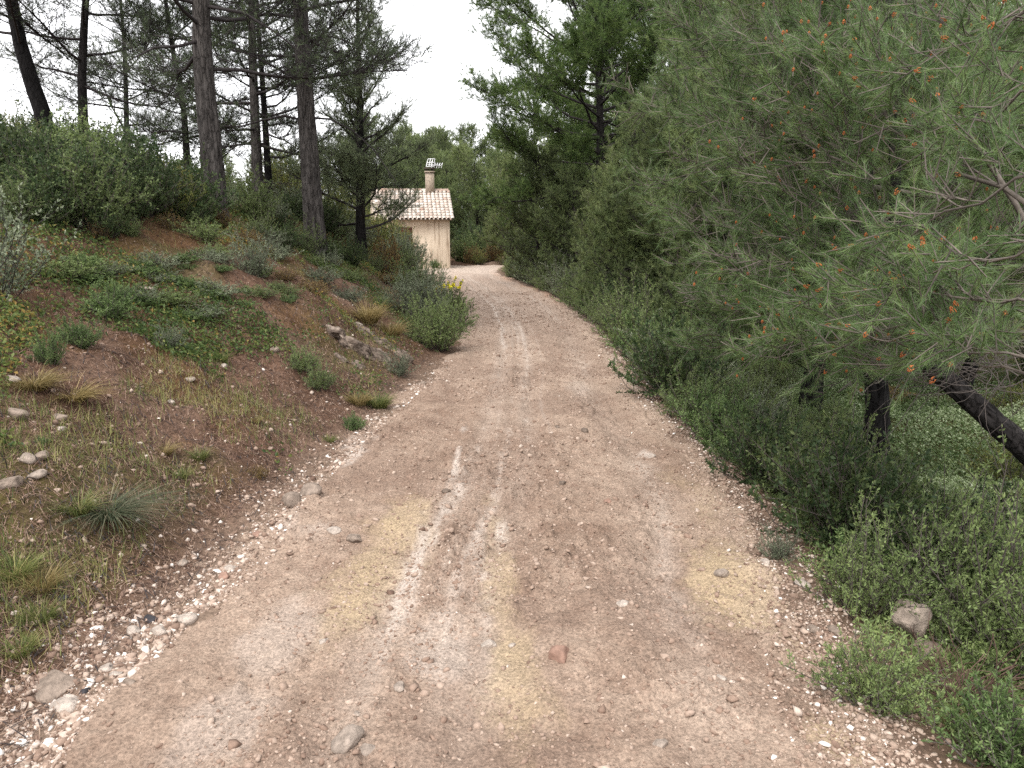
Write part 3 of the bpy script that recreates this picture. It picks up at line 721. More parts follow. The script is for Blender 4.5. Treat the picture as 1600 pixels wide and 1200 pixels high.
# ------------------------------------------------------------------ the pines across the track
rngp = np.random.default_rng(77)
def place(o, px, Y, s=1.0, rz=None, z=None, label=None, group=None, x=None, cat=None):
    zz = 0.0; X = xat(px, Y, 0) if x is None else x
    zz = float(zsurf(np.array([X]), np.array([Y]))[0]); X = xat(px, Y, zz) if x is None else x
    zz = float(zsurf(np.array([X]), np.array([Y]))[0])
    o.location = (X, Y, zz if z is None else z); o.rotation_euler = (0, 0, rngp.random()*6.28 if rz is None else rz)
    o.scale = (s, s, s*rngp.uniform(.93, 1.07))
    if label: o['label'] = label
    if group: o['group'] = group
    return o
TA = pine_tree(31, 5.2, .10, .35, 1.75, M_NEEDLE_MID, M_BARK_DARK, M_TWIG_DARK, nprim=62, elev=(8, 55), up=.7, K=20, Ln=.115, Wn=.0095, shape='cone', nsec=13, ntw=7, density=.8)
TB = pine_tree(32, 5.6, .11, .5, 2.1, M_NEEDLE_MID, M_BARK_DARK, M_TWIG_DARK, nprim=66, elev=(5, 50), up=.6, K=20, Ln=.115, Wn=.0095, shape='round', nsec=12, ntw=7, density=.8)
TC_ = pine_tree(33, 5.0, .10, .4, 1.9, M_NEEDLE_PALE, M_BARK_DARK, M_TWIG, nprim=62, elev=(10, 60), up=.9, K=20, Ln=.12, Wn=.0095, shape='round', nsec=12, ntw=7, density=.8)
TD = pine_tree(34, 6.4, .12, 1.7, 2.2, M_NEEDLE_MID, M_BARK_BLACK, M_TWIG_DARK, nprim=58, elev=(0, 45), up=.5, K=18, Ln=.115, Wn=.009, shape='round', nsec=12, dead=20, ntw=7)
used = set()
def put(T, *a, **k):
    if T.name in used: T2 = copy_tree(T)
    else: T2 = T; used.add(T.name)
    return place(T2, *a, **k)
RW = 'bushy pines forming the green wall beside the track'
put(TB, 838, 26.8, .74, label='small leaning roadside pine at the far bend, nearest the small house', group=RW)
put(TC_, 795, 38, .95, label='pale yellowish green pine just behind the small roadside pine', group=RW)
put(TA, 742, 46, 1.0, label='young green pine right behind the small house gable', group=RW)
put(TC_, 722, 55, 1.25, label='pale pine rising above the chimney of the small house', group=RW)
put(TB, 895, 24.5, .62, label='second bushy pine of the wall counted from the far bend', group=RW)
put(TA, 880, 31, .8, label='bushy pine standing under the spreading limbs of the tall pine', group=RW)
put(TC_, 945, 21, .68, label='pale bushy pine of the wall in front of the tall spreading pine', group=RW)
put(TA, 985, 18, .85, label='mid green bushy pine of the wall where the roadside shrubs begin', group=RW)
put(TB, 1055, 16.5, .95, label='dense rounded pine of the wall halfway along the track', group=RW)
put(TC_, 1035, 22, 1.2, label='tall pale pine crown rising behind the middle of the wall', group=RW)
put(TA, 1110, 13.5, .85, label='bushy pine of the wall with low twiggy branches over the shrubs', group=RW)
put(TB, 1160, 19, 1.4, label='tall rounded pine filling the wall behind the low twiggy pine', group=RW)
put(TD, 1190, 13.2, 1.0, label='pine with a bare lower trunk behind the first charred trunk', group=RW)
put(TB, 1270, 17, 1.2, label='rounded pine deep in the wall between the two charred trunks', group=RW)
put(TD, 1345, 15, 1.05, label='bare stemmed pine behind the nearer charred trunk', group=RW)
put(TD, 1420, 19, 1.2, label='thin trunked pine in the hollow beside the pale clearing', group=RW)
put(TD, 1500, 13.5, 1.1, label='pine standing over the bright ground cover in the hollow', group=RW)
put(TA, 1620, 17, 1.5, label='bushy pine across the hollow behind the leaning trunk', group=RW)
put(TD, 1640, 11, 1.0, label='pine beyond the leaning trunk at the edge of the hollow', group=RW)
put(TC_, 1240, 25, 1.6, label='tall pale pine far behind the two charred trunks', group=RW)
put(TB, 1380, 27, 1.6, label='tall dark pine closing the view behind the hollow', group=RW)
put(TA, 1530, 26, 1.6, label='tall pine closing the view behind the orange coned branches', group=RW)
put(TC_, 1010, 30, .9, label='pale pine behind the trunk of the tall spreading pine', group=RW)

# the tall one with spreading layered limbs
J = pine_tree(41, 11.5, .24, 3.4, 4.7, M_NEEDLE_BRIGHT, M_BARK_DARK, M_TWIG_DARK, nprim=80, elev=(-10, 62), up=.35, spread=1.0, K=20, Ln=.13, Wn=.011, density=1.0, s0=.5, flat=.35, lim_r=.05, shape='round', nsec=13, sides=16,
              tw=.36, ntw=6, bare=.05, label='tall pine with bright green crown and dark spreading layered limbs', group='tall pines by the far bend', secl=.40)
place(J, 925, 26.5, 1.0, rz=.4)
J2 = copy_tree(J); place(J2, 1010, 34, 1.0, rz=2.7, label='tall pine half hidden behind the tall spreading pine', group='tall pines by the far bend')

# charred trunks nearer by
def charred(seed, pts, r, label, top=5.6, base=1.0, cr=2.1):
    b, path = ground_path(pts, pts[0][2], top)
    o = pine_tree(seed, path[-1, 2], r, base, cr, M_NEEDLE_MID, M_BARK_BLACK, M_TWIG_NEAR, path=path, sides=40, rings=90, barkdisp=.2, nprim=36, elev=(-8, 45), up=.55,
                  K=22, Ln=.10, Wn=.0052, shape='round', nsec=15, dead=22, tw=.22, ntw=6, label=label, group='pines with charred trunks beside the shrubs')
    o.location = b; return o
charred(51, [(1368, 745, 8.2), (1366, 700, 8.2), (1372, 650, 8.2), (1370, 600, 8.2), (1350, 450, 8.2)], .125, 'charred pine trunk rising from the shrubs nearest the hollow', base=1.5)
charred(52, [(1266, 655, 10.3), (1268, 610, 10.3), (1275, 570, 10.3), (1280, 480, 10.3)], .135, 'charred pine trunk with a bent side branch, farther from the camera', base=1.5, top=6)

# the nearest pine: leaning trunk outside on the slope, limbs reaching over the verge
def near_pine():
    rng = np.random.default_rng(61)
    root = empty('pine_tree', label='nearest pine, leaning trunk with long needled twigs and orange pollen cones', cat='pine tree')
    b = at(1760, 800, 5.2); b[2] = float(zsurf(b[:1], b[1:2])[0])
    P = np.array([b - [0, 0, .3], b, at(1640, 735, 5.25), at(1560, 665, 5.3), at(1500, 612, 5.4), at(1440, 560, 5.5), at(1400, 480, 5.6), at(1395, 350, 5.7), at(1400, 200, 5.8), at(1390, 0, 5.9), at(1390, -200, 6.0)])
    s = np.linspace(0, 1, len(P)); sn = np.linspace(0, 1, 130); path = np.stack([np.interp(sn, s, P[:, k]) for k in range(3)], 1)
    for _ in range(12): path[1:-1] = (path[:-2] + 2*path[1:-1] + path[2:])/4
    r = .108*(1 - .8*sn)
    def disp(i, a):
        z = sn[i.astype(int)]*7
        return 1.08 - .3*np.abs(fbm(np.cos(a)*3, np.sin(a)*3, z*2.5, seed=8, oct=3)) + .08*vnoise(z*1.2, a*0, seed=5)
    V, F, _ = tube(path - b, r, 48, disp=disp); tk = mesh('trunk', V, F, M_BARK_DARK, root, smooth=True)
    # a second stem crossing, with the dead tangle
    limbs = []; 
    def L(pts, r):
        pts = [(a_, b_, c_*(1 + .22*min(max((1400 - a_)/250, 0), 1))) for a_, b_, c_ in pts]
        q = np.array([at(*p) for p in pts]); s = np.linspace(0, 1, len(q)); sn = np.linspace(0, 1, 9)
        q = np.stack([np.interp(sn, s, q[:, k]) for k in range(3)], 1)
        q[1:-1] = (q[:-2] + 2*q[1:-1] + q[2:])/4; q[1:] += rng.normal(size=(8, 3))*.025
        limbs.append((q - b, r))
    T = lambda i: None
    L([(1640, 420, 4.6), (1500, 180, 4.9), (1380, 110, 5.3), (1260, 20, 5.8)], .035)
    L([(1620, 330, 4.2), (1480, 240, 4.6), (1360, 130, 5.0), (1290, 60, 5.4)], .03)
    L([(1400, 260, 5.75), (1300, 200, 5.8), (1200, 110, 6.0), (1130, 60, 6.2), (1040, 30, 6.5)], .03)
    L([(1400, 300, 5.7), (1290, 250, 5.6), (1200, 235, 5.8), (1100, 190, 6.2), (1010, 165, 6.6)], .028)
    L([(1420, 520, 5.5), (1380, 280, 5.2), (1290, 240, 5.2), (1200, 215, 5.5), (1120, 200, 6.0)], .024)
    L([(1400, 380, 5.6), (1310, 320, 5.4), (1240, 290, 5.6), (1130, 250, 6.0), (1020, 290, 6.4)], .026)
    L([(1410, 420, 5.6), (1330, 380, 5.3), (1230, 380, 5.4), (1140, 340, 5.9), (1050, 350, 6.3)], .024)
    L([(1430, 500, 5.5), (1360, 440, 5.2), (1270, 440, 5.3), (1180, 400, 5.7), (1090, 410, 6.1)], .022)
    L([(1440, 560, 5.4), (1360, 500, 5.0), (1270, 500, 5.0), (1190, 480, 5.3), (1110, 480, 5.7)], .022)
    L([(1620, 520, 3.9), (1500, 500, 4.1), (1380, 510, 4.3), (1270, 540, 4.5), (1200, 560, 4.6)], .018)
    L([(1640, 480, 3.5), (1540, 470, 3.7), (1440, 450, 3.9), (1350, 460, 4.2), (1290, 480, 4.4)], .016)
    L([(1660, 560, 3.4), (1560, 560, 3.6), (1480, 530, 3.7), (1400, 535, 3.9), (1330, 530, 4.1)], .014)
    L([(1680, 250, 3.4), (1580, 280, 3.6), (1490, 330, 3.8), (1420, 370, 4.0), (1380, 400, 4.2)], .018)
    L([(1680, 120, 3.6), (1600, 150, 3.8), (1520, 190, 4.0), (1440, 230, 4.2), (1380, 280, 4.5)], .018)
    L([(1700, -40, 3.8), (1600, 20, 4.0), (1520, 60, 4.2), (1440, 90, 4.4), (1370, 130, 4.7)], .018)
    L([(1660, 380, 3.1), (1590, 400, 3.25), (1530, 410, 3.4), (1480, 420, 3.5), (1440, 440, 3.6)], .012)
    L([(1660, 600, 3.5), (1570, 580, 3.7), (1500, 560, 3.9), (1420, 560, 4.1), (1380, 570, 4.3)], .012)
    L([(1440, 540, 5.5), (1400, 570, 5.2), (1350, 570, 5.0), (1300, 560, 5.0), (1240, 535, 5.2)], .016)
    L([(1395, 200, 5.8), (1330, 100, 5.6), (1260, 60, 5.6), (1180, 40, 5.9), (1090, 90, 6.3)], .024)
    L([(1395, 120, 5.9), (1340, 20, 5.8), (1250, -40, 5.9), (1150, -30, 6.2), (1060, 0, 6.6)], .024)
    L([(1400, 200, 5.8), (1460, 100, 5.4), (1520, 20, 5.2), (1560, -80, 5.0)], .024)
    L([(1400, 400, 5.6), (1460, 340, 5.3), (1520, 260, 5.1), (1580, 160, 4.9)], .022)
    L([(1420, 500, 5.5), (1480, 430, 5.3), (1540, 380, 5.2), (1620, 330, 5.1)], .022)
    L([(1400, 330, 5.6), (1330, 400, 5.2), (1260, 460, 5.2), (1160, 520, 5.6), (1100, 545, 5.8)], .018)
    L([(1400, 100, 5.9), (1480, -20, 5.7), (1540, -140, 5.5)], .02)
    for k in range(12):                                    # limbs on the far side and above the frame
        z = rng.uniform(.35, .95); p = interp_path(path, z) - b; az = rng.uniform(.2, 2.6)
        limbs.append((limb(p, [math.cos(az), math.sin(az), .25], rng.uniform(1.2, 2.2), rng, 8, up=.4), .022))
    limbs = [(q_, r_*.52) for q_, r_ in limbs]
    wood, SP, SD = pine_wood(limbs, rng, nsec=22, sec_len=.33, ntw=11, tw_len=.20, r0=.005, s0=.12, flat=.75, sec_up=.45, bare=.06)
    # dead brown tangle under the crown
    A, B, R = [], [], []
    for k in range(150):
        p = at(rng.uniform(1430, 1640), rng.uniform(480, 610), rng.uniform(4.6, 5.6)) - b
        pth = limb(p, [-1 + rng.normal()*.5, rng.normal()*.4, rng.normal()*.35], rng.uniform(.25, .9), rng, 7, wig=.25)
        for m in range(7): A.append(pth[m]); B.append(pth[m+1]); R.append(.0045*(1 - m*.1))
    V, F, _ = sticks(A, B, np.array(R), np.array(R)*.8)
    mesh('dead_twigs', V, F, M_TWIG, root, tint=rng.random(len(V))*.5 + .2)
    mesh('limbs', wood[0], wood[1], M_TWIG_NEAR, root, tint=wood[2])
    print('near shoots', len(SP))
    Q = SP*2.6; cl = fbm(Q[:, 0], Q[:, 1], Q[:, 2], seed=62, oct=2); m = rng.random(len(SP)) < np.clip(.85 + .9*cl, .1, 1); SP, SD = SP[m], SD[m]
    V, F, T = needles(SP, norm(SD + [0, 0, .15]), 36, .080, .0024, .42, rng, back=.10, droop=.08)
    mesh('crown', V, F, M_NEEDLE_NEAR, root, tint=T)
    # pollen cones: little orange spikes clustered on shoot tips
    ico = np.array([[0, 0, 1.25], [0, 0, -1], [.6, 0, .1], [-.6, 0, .1], [0, .6, .1], [0, -.6, .1]]); fi = np.array([[0,2,4],[0,4,3],[0,3,5],[0,5,2],[1,4,2],[1,3,4],[1,5,3],[1,2,5]])
    bits = []
    for k in range(22):
        d = norm(rng.normal(size=3)); d[2] = abs(d[2]); c = d*[.009, .009, .022]; q = norm(np.cross(d, [.3, .5, .1]))
        bits.append((ico*[.0035, .0035, .0055] + c, [fi], np.full(6, rng.random())))
    V, F, T = join(bits)
    far = np.linalg.norm(SP + b - EYE, axis=1)
    vis = (SP + b)[:, 0]/(SP + b)[:, 1]
    idx = rng.choice(np.where((vis < .7) & (vis > .2) & (far < 6.6) & (np.arange(len(SP)) % 2 == 0))[0], 420, replace=False); idx = idx[np.argsort(far[idx])]
    first = None
    for i in idx[:100]:
        if first is None: o = first = mesh('pollen_cone', V, F, M_CONE, root, tint=T)
        else: o = first.copy(); COL.objects.link(o)
        o.location = SP[i] + SD[i]*.045; o.scale = [rng.uniform(.9, 1.35)]*3; o.rotation_euler = Vector(SD[i]).to_track_quat('Z', 'Y').to_euler()
    rest = join([(V*rng.uniform(.7, 1.1) + SP[i] + SD[i]*.045, F, T) for i in idx[100:]])
    o = mesh('pollen_cones', rest[0], rest[1], M_CONE, root, tint=rest[2]); o['kind'] = 'stuff'
    root.location = b
near_pine()

# a branch end of another pine hanging into the sky gap is part of the tall ones behind; trees beyond
BK = 'pines far behind the bank and the house'
k = 0
FAR = [(655, 44, 1.1, 'B'), (610, 48, 1.15, 'A'), (690, 60, 1.2, 'B'), (560, 52, 1.2, 'C'), (640, 58, 1.45, 'A'), (770, 50, 1.1, 'A'), (820, 48, 1.3, 'B'), (860, 42, 1.2, 'C'), (700, 48, 1.05, 'A'), (668, 52, 1.2, 'C'),
       (500, 50, 1.0, 'C'), (450, 46, .9, 'B'), (400, 55, 1.0, 'A'), (350, 50, .95, 'C'), (430, 40, .7, 'C'), (470, 36, .6, 'C'), (365, 38, .65, 'B'), (300, 42, .8, 'B'), (250, 45, .9, 'A'), (210, 38, .75, 'C'), (160, 42, .8, 'B'), (110, 36, .72, 'C'),
       (70, 40, .85, 'B'), (20, 38, .9, 'C'), (-30, 34, .9, 'A'), (530, 42, .8, 'A'), (590, 40, .75, 'C'), (900, 50, 1.7, 'A'), (960, 44, 1.7, 'B'), (1060, 42, 1.8, 'A'), (1140, 38, 1.8, 'C'), (1300, 40, 1.9, 'B'), (1450, 42, 1.9, 'A'), (1600, 36, 1.8, 'C'),
       (730, 70, 1.5, 'B'), (680, 75, 1.5, 'C'), (630, 70, 1.5, 'C'), (780, 72, 1.6, 'C'), (575, 66, 1.4, 'B')]
def far_mark(px, Y):
    a = ('left of the leaning pine' if px < 45 else 'past the leaning pine' if px < 100 else 'by the slender pine' if px < 170 else 'by the very thin pine' if px < 230 else 'by the forked pine' if px < 305 else 'behind the bowed pine' if px < 375 else 'behind the close pair' if px < 440 else 'behind the straight thick pine' if px < 540 else
         'behind the young charred pine' if px < 600 else 'behind the roof' if px < 650 else 'behind the chimney' if px < 695 else 'past the chimney' if px < 745 else 'in the gap by the gable' if px < 800 else 'under the tall pine')
    return a + (', nearer' if Y < 45 else ', mid distance' if Y < 56 else ', farthest')
for px, Y, s, t in FAR:
    T = {'A': TA, 'B': TB, 'C': TC_}[t]
    if px < 540: lab, gr = ('pale' if t == 'C' else 'green') + ' distant pine between the bank trunks, ' + far_mark(px, Y), 'distant pines seen between the bank trunks'
    elif px < 860: lab, gr = ('pale' if t == 'C' else 'green') + ' distant pine of the wood ' + far_mark(px, Y), 'distant pines behind the small house'
    else: lab, gr = 'distant pine showing only through gaps in the green wall', 'distant pines behind the green wall'
    put(T, px, Y, s, label=lab, group=gr)

# ------------------------------------------------------------------ shrubs
S_G = shrub(101, .45, .50, per=17, leaf=(.030, .010), mat=M_SHRUB)
S_G2 = shrub(102, .50, .62, per=17, leaf=(.026, .009), mat=M_SHRUB, upright=.9)
S_GR = shrub(103, .50, .60, per=16, leaf=(.026, .011), mat=M_SHRUB_GREY, upright=.6)
S_D = shrub(104, .75, .95, n_stem=60, sub=10, per=17, leaf=(.042, .022), mat=M_SHRUB_DARK)
S_D2 = shrub(105, .65, .70, n_stem=56, sub=10, per=17, leaf=(.040, .020), mat=M_SHRUB_DARK)
S_B = shrub(106, .38, .36, per=17, leaf=(.030, .010), mat=M_SHRUB_BRIGHT, upright=.8)
S_Y = shrub(107, .55, .75, per=13, leaf=(.034, .013), mat=M_SHRUB_YEL, upright=.8)
S_DR = shrub(108, .40, .50, per=14, leaf=(.028, .010), mat=M_SHRUB_DRY)
S_M = shrub(109, .8, .9, n_stem=60, sub=10, per=15, leaf=(.045, .020), mat=M_SHRUB)
S_BIG = shrub(110, .8, 1.0, n_stem=90, sub=13, per=24, leaf=(.030, .012), mat=M_SHRUB_GREY, upright=.5, rough_=.25)
S_BIG2 = shrub(111, .8, 1.0, n_stem=90, sub=13, per=24, leaf=(.032, .013), mat=M_SHRUB, upright=.5, rough_=.25)
S_BY = shrub(112, .7, 1.1, n_stem=60, sub=12, per=18, leaf=(.036, .014), mat=M_SHRUB_YEL, upright=.7, rough_=.35)
def sp(T, px, py, s, label=None, group=None, z=None, sz=None, lift=-.03):
    o = copy_tree(T) if T.name in used else T; used.add(T.name)
    x, y, zz = hit(px, py)
    o.location = (x, y, zz + lift); o.rotation_euler = (0, 0, rngp.random()*6.28); s = s*rngp.uniform(.93, 1.07); o.scale = (s, s, s*(sz or 1))
    if label: o['label'] = label
    if group: o['group'] = group
    elif 'group' in o: del o['group']
    return o
def spw(T, x, y, s, label, group, sz=None):
    o = copy_tree(T) if T.name in used else T; used.add(T.name)
    o.location = (x, y, float(zsurf(np.array([x]), np.array([y]))[0]) - .03); o.rotation_euler = (0, 0, rngp.random()*6.28)
    o.scale = (s, s, s*(sz or 1)*rngp.uniform(.85, 1.15)); o['label'] = label; o['group'] = group
    return o
# roadside row, outer edge of the track
_NM2 = {T.name: d for T, d in ((S_G, 'soft green'), (S_G2, 'upright green'), (S_GR, 'grey-green'), (S_B, 'bright green'), (S_D, 'tall dark green'), (S_D2, 'low dark green'), (S_Y, 'yellowish'), (S_DR, 'dry brownish'), (S_M, 'tall mid green'), (S_BIG, 'large grey-green'), (S_BIG2, 'large green'), (S_BY, 'large yellowish'))}
rs = np.random.default_rng(5)
RK = hit(1422, 985); seen_ = {}
y = 3.6
while y < 31:
    for lane, (v0, v1) in enumerate(((.38, .55), (.8, 1.1), (1.4, 1.9), (2.1, 2.8))):
        if lane == 3 and y < 6: pass
        if y < 4.2 and lane < 1: continue
        yy = y + rs.uniform(-.2, .2); x = float(xr(yy)) + rs.uniform(v0, v1) + (.15 if y < 6 else 0)
        if y < 5 and lane == 3 or 5.8 < yy < 12 and lane == 3 and rs.random() < .6: continue
        T = rs.choice(5, p=[.34, .30, .14, .05, .17]); T = [S_G, S_G2, S_GR, S_D2, S_B][T]
        zone = 'beside the upright rock' if yy < 5.2 else 'below the nearer charred trunk' if yy < 8.5 else 'by the farther charred trunk' if yy < 12.5 else 'under the green pine wall' if yy < 20 else 'near the far bend'
        if math.hypot(x - RK[0], yy - RK[1] + .15) < .55: continue
        lz = ('at the gravel edge', 'behind the gravel edge', 'deeper in the row', 'at the back')[lane]
        key = (_NM2[T.name], lz, zone); seen_[key] = seen_.get(key, 0) + 1
        if seen_[key] > 1: lz += (', farther one', ', third one', ', fourth one', ', fifth one', ', sixth one', ', seventh one')[min(seen_[key] - 2, 5)]
        spw(T, x, yy, rs.uniform(.85, 1.2)*(np.interp(yy, [5, 6, 8, 9.5], [1, .9, 1.0, 1.3]), np.interp(yy, [4.8, 5.5, 8, 10], [1, .75, .8, 1.4]) if yy < 8 else np.interp(yy, [8, 10.6, 11.6], [.75, .7, 1.35]), np.interp(yy, [4.8, 5.5, 10.6, 12], [.9, .62, .55, 1.15]), np.interp(yy, [4.8, 5.5, 10.5, 13], [.9, .5, .5, 1.15]))[lane], f'{_NM2[T.name]} shrub {lz} {zone}', 'shrubs in the row along the pine side of the track')
    y += .42 + y*.028
# the clump nearest the camera, one by one
sp(S_G2, 1490, 1000, .6, 'leafy green shrub hugging the upright rock')
sp(S_G, 1365, 1100, .6, 'low leafy shrub at the gravel edge in front of the upright rock')
sp(S_G2, 1350, 950, .8, 'green shrub just behind the grey and white verge stones')
sp(S_D2, 1530, 950, .8, 'dense dark shrub behind the upright rock with one yellow flower')
sp(S_G, 1560, 1040, .8, 'loose green shrub over the dead brown twigs')
sp(S_B, 1585, 1215, .9, 'bright feathery green shrub in the lowest corner by the gravel')
sp(S_GR, 1215, 870, .32, 'small greyish dying shrub at the edge of the yellow sand')
# dead twig bush
rng = np.random.default_rng(91); A, B = [], []
for i in range(170):
    a = rng.random()*6.28; pth = limb([0, 0, 0], [math.cos(a), math.sin(a), rng.uniform(.05, .7)], rng.uniform(.2, .48), rng, 5, wig=.25, up=-.15)
    for m in range(5): A.append(pth[m]); B.append(pth[m+1])
V, F, _ = sticks(A, B, .0028, .0018)
o = mesh('dead_shrub', V, F, tint_mat('dead_wood', [(0, (.05, .028, .022)), (1, (.16, .10, .08))], bump=0), tint=rng.random(len(V))); o.location = hit(1500, 1095)
setp(o, label='dead brown leafless shrub under the green ones near the corner', cat='dead shrub')

# bank: named ones
sp(S_BIG, 632, 428, 1.15, 'large grey-green bush bulging over the track just before the house')
sp(S_BIG, 600, 400, 1.2, 'grey-green bush at the bank crest beneath the charred young pine')
sp(S_BIG2, 650, 465, .85, 'rounded green bush on the track edge behind the flowering one')
FL = shrub(120, .5, .55, n_stem=60, sub=12, per=22, leaf=(.028, .010), mat=M_SHRUB, upright=.8, flowers=80, fmat=M_FLOWER, label='green bush dotted with yellow flowers on the inner track edge')
FL.location = hit(700, 505); used.add(FL.name); FL.scale = (1.15, 1.15, 1.25)
sp(S_BIG2, 682, 545, .75, 'dense green bush low on the inner curve of the track')
sp(S_BIG, 655, 500, .85, 'silvery bush tucked above the flowering bush')
sp(S_BIG2, 540, 385, 1.0, 'broad dark green bush at the foot of the charred young pine')
sp(S_D2, 500, 372, 1.1, 'dark bush at the foot of the thick straight pine')
sp(S_DR, 603, 425, 1.3, 'rusty brown bush between the grey-green bushes by the house', sz=1.5)
sp(S_BY, 588, 385, 1.3, 'tall yellow-green bush screening the house window', sz=1.25)
sp(S_BY, 606, 404, 1.05, 'thin yellow-green sapling in front of the roof corner', sz=1.5)
sp(S_GR, 397, 440, .72, 'pale lone shrub on the open upper bank', sz=1.2)
sp(S_B, 175, 497, .85, 'blue-green leafy shrub in the middle of the bank')
sp(S_B, 125, 550, .55, 'small feathery green plant above the yellow grass tuft')
sp(S_B, 80, 588, .38, 'tiny bright sprig just above the yellow grass tuft', sz=1.6)
sp(S_G, 475, 575, .55, 'green trailing shrub left of the rock outcrop')
sp(S_G, 500, 600, .5, 'green shrub spilling below the rock outcrop')
sp(S_GR, 624, 585, .52, 'small silvery shrub directly below the rock outcrop')
sp(S_B, 553, 668, .38, 'small bright green plant at the foot of the bank')
sp(S_GR, 268, 552, .36, 'little glaucous shrub on bare soil of the mid bank')
sp(S_DR, 405, 745, .24, 'small dark withered plant near the pale verge rocks')
sp(S_B, 70, 715, .16, 'tiny plant among the stones of the lower bank')
sp(S_G, 30, 345, .9, 'green shrub on the upper bank by the frame edge')
# the branching olive-grey bush at the frame edge
OL = shrub(130, .80, 1.1, n_stem=34, sub=9, per=11, leaf=(.040, .017), mat=M_SHRUB_GREY, twig=M_TWIG_DARK, upright=.3, label='grey-leaved branching bush with dark stems at the frame edge')
OL.location = np.array(hit(5, 470)) + [-.12, 0, -.05]; used.add(OL.name)
# thickets
def thicket(pts, kinds, lab, grp, s=(.8, 1.2), sz=None):
    for i, (px, py) in enumerate(pts):
        T = kinds[i % len(kinds)]
        mk = 'below the leaning pine' if px < 90 else 'below the slender pine' if px < 165 else 'below the very thin pine' if px < 245 else 'by the bowed pine' if px < 345 else 'below the close pair' if px < 440 else 'below the straight pine' if px < 530 else 'toward the house'
        ab = 'higher' if py < (270 if lab.startswith('in the th') else 350 if 'thick pines' in lab else 430) else 'lower'
        key = (_NM2[T.name], mk, ab, lab); seen_[key] = seen_.get(key, 0) + 1
        nth = ('', 'second ', 'third ', 'fourth ', 'fifth ', 'sixth ')[min(seen_[key] - 1, 5)]
        sp(T, px, py, rs.uniform(*s), f'{nth}{ab} {_NM2[T.name]} shrub {lab} {mk}'.replace('around the two thick pines below', 'below'), grp, sz=sz)
pts = [(px + rs.uniform(-18, 18), py + rs.uniform(-8, 8)) for py, a, b in ((215, -20, 90), (250, -20, 230), (280, -20, 300), (305, 20, 320), (330, 90, 330)) for px in range(a, b, 44)]
thicket(pts, [S_D, S_M, S_D2, S_D, S_Y, S_D2], 'in the bank top thicket', 'shrubs of the thicket on the bank top', (.75, 1.1))
pts = [(px + rs.uniform(-12, 12), py + rs.uniform(-8, 8)) for py, a, b in ((300, 350, 480), (325, 350, 470), (350, 350, 480), (372, 400, 560), (395, 440, 600), (420, 520, 640)) for px in range(a, b, 34)]
thicket(pts, [S_G2, S_D2, S_DR, S_M, S_GR, S_D2], 'around the two thick pines', 'shrubs between the two thick pines', (.5, .85))
pts = [(px + rs.uniform(-20, 20), 350 + rs.uniform(-10, 10)) for px in range(60, 330, 40)]
thicket(pts, [S_D2, S_G, S_DR], 'at the thicket foot', 'low shrubs fringing the thicket', (.35, .6))
pts = [(px + rs.uniform(-16, 16), py + rs.uniform(-9, 9)) for py, a, b in ((385, 330, 520), (412, 350, 560), (440, 420, 600), (468, 460, 620)) for px in range(a, b, 42)]
thicket(pts, [S_G, S_DR, S_GR, S_G2, S_DR], 'above the outcrop', 'low shrubs on the slope above the outcrop', (.5, .95), .55)
pts = [(px + rs.uniform(-14, 14), py + rs.uniform(-7, 7)) for py, a, b in ((408, 130, 300), (425, 110, 330), (445, 130, 380), (465, 200, 430), (485, 300, 460)) for px in range(a, b, 36)]
thicket(pts, [S_B, S_G, S_B, S_GR], 'in the mid bank green patch', 'small plants of the green patch on the bank', (.45, .85), .42)
for i in range(24):
    x, y = rs.uniform(-22, -6.5), rs.uniform(17, 30)
    spw([S_D, S_M, S_Y][i % 3], x, y, rs.uniform(1, 1.6), f'{_NM2[[S_D, S_M, S_Y][i % 3].name]} shrub behind the crest of the bank', 'shrubs behind the crest of the bank')
for i in range(14):
    x, y = rs.uniform(-5.6, -3.2), rs.uniform(19, 27)
    spw([S_G2, S_GR, S_Y][i % 3], x, y, rs.uniform(.9, 1.3), f'{_NM2[[S_G2, S_GR, S_Y][i % 3].name]} shrub on the slope in front of the house', 'shrubs on the slope in front of the house')
for i, (x, y, T, s) in enumerate([(-1.9, 38.5, S_DR, 1.6), (-.9, 39, S_DR, 1.7), (0, 38, S_DR, 1.3), (.8, 37, S_G2, 1.2), (-1.5, 41, S_M, 1.7), (.2, 41, S_M, 1.6), (-2.2, 42, S_D, 1.7), (1.3, 40, S_D, 1.7), (-1.6, 37.6, S_Y, .8), (-.3, 37.4, S_Y, .9), (-2.4, 39.5, S_M, 1.3)]):
    spw(T, x, y, s, f'{_NM2[T.name]} shrub closing the gap beyond the house corner', 'shrubs beyond the house corner')
for px_, Y_, s_, l_ in ((590, 29.5, 1.7, 'tall yellow-green shrub hiding the far end of the roof'), (614, 31.5, 1.5, 'yellow-green shrub closest to the shuttered window'), (570, 27.5, 1.8, 'largest yellow-green shrub behind the charred young pine'), (600, 27, 1.35, 'shortest yellow-green shrub in front of the house')):
    spw(S_BY, xat(px_, Y_, 1.0), Y_, s_, l_, 'yellow-green shrubs hiding the side of the house')
for px_, Y_, s_, l_ in ((440, 23, 1.7, 'bright yellow-green bush just past the thin black trunk'), (455, 26, 2.0, 'tallest bright yellow-green bush beside the straight thick pine'), (520, 24, 1.5, 'yellow-green bush between the straight pine and the charred young pine'), (425, 25, 1.4, 'small yellow-green bush showing behind the close pair')):
    spw(S_BY, xat(px_, Y_, 2.0), Y_, s_, l_, 'yellow-green bushes behind the thick pines')
o = spw(S_G2, .35, 28.7, .95, 'rounded dark bush alone at the outer side of the far bend', ''); del o['group']
o = spw(S_B, -3.45, 34.95, .8, 'leafy weed growing at the foot of the house wall', ''); del o['group']
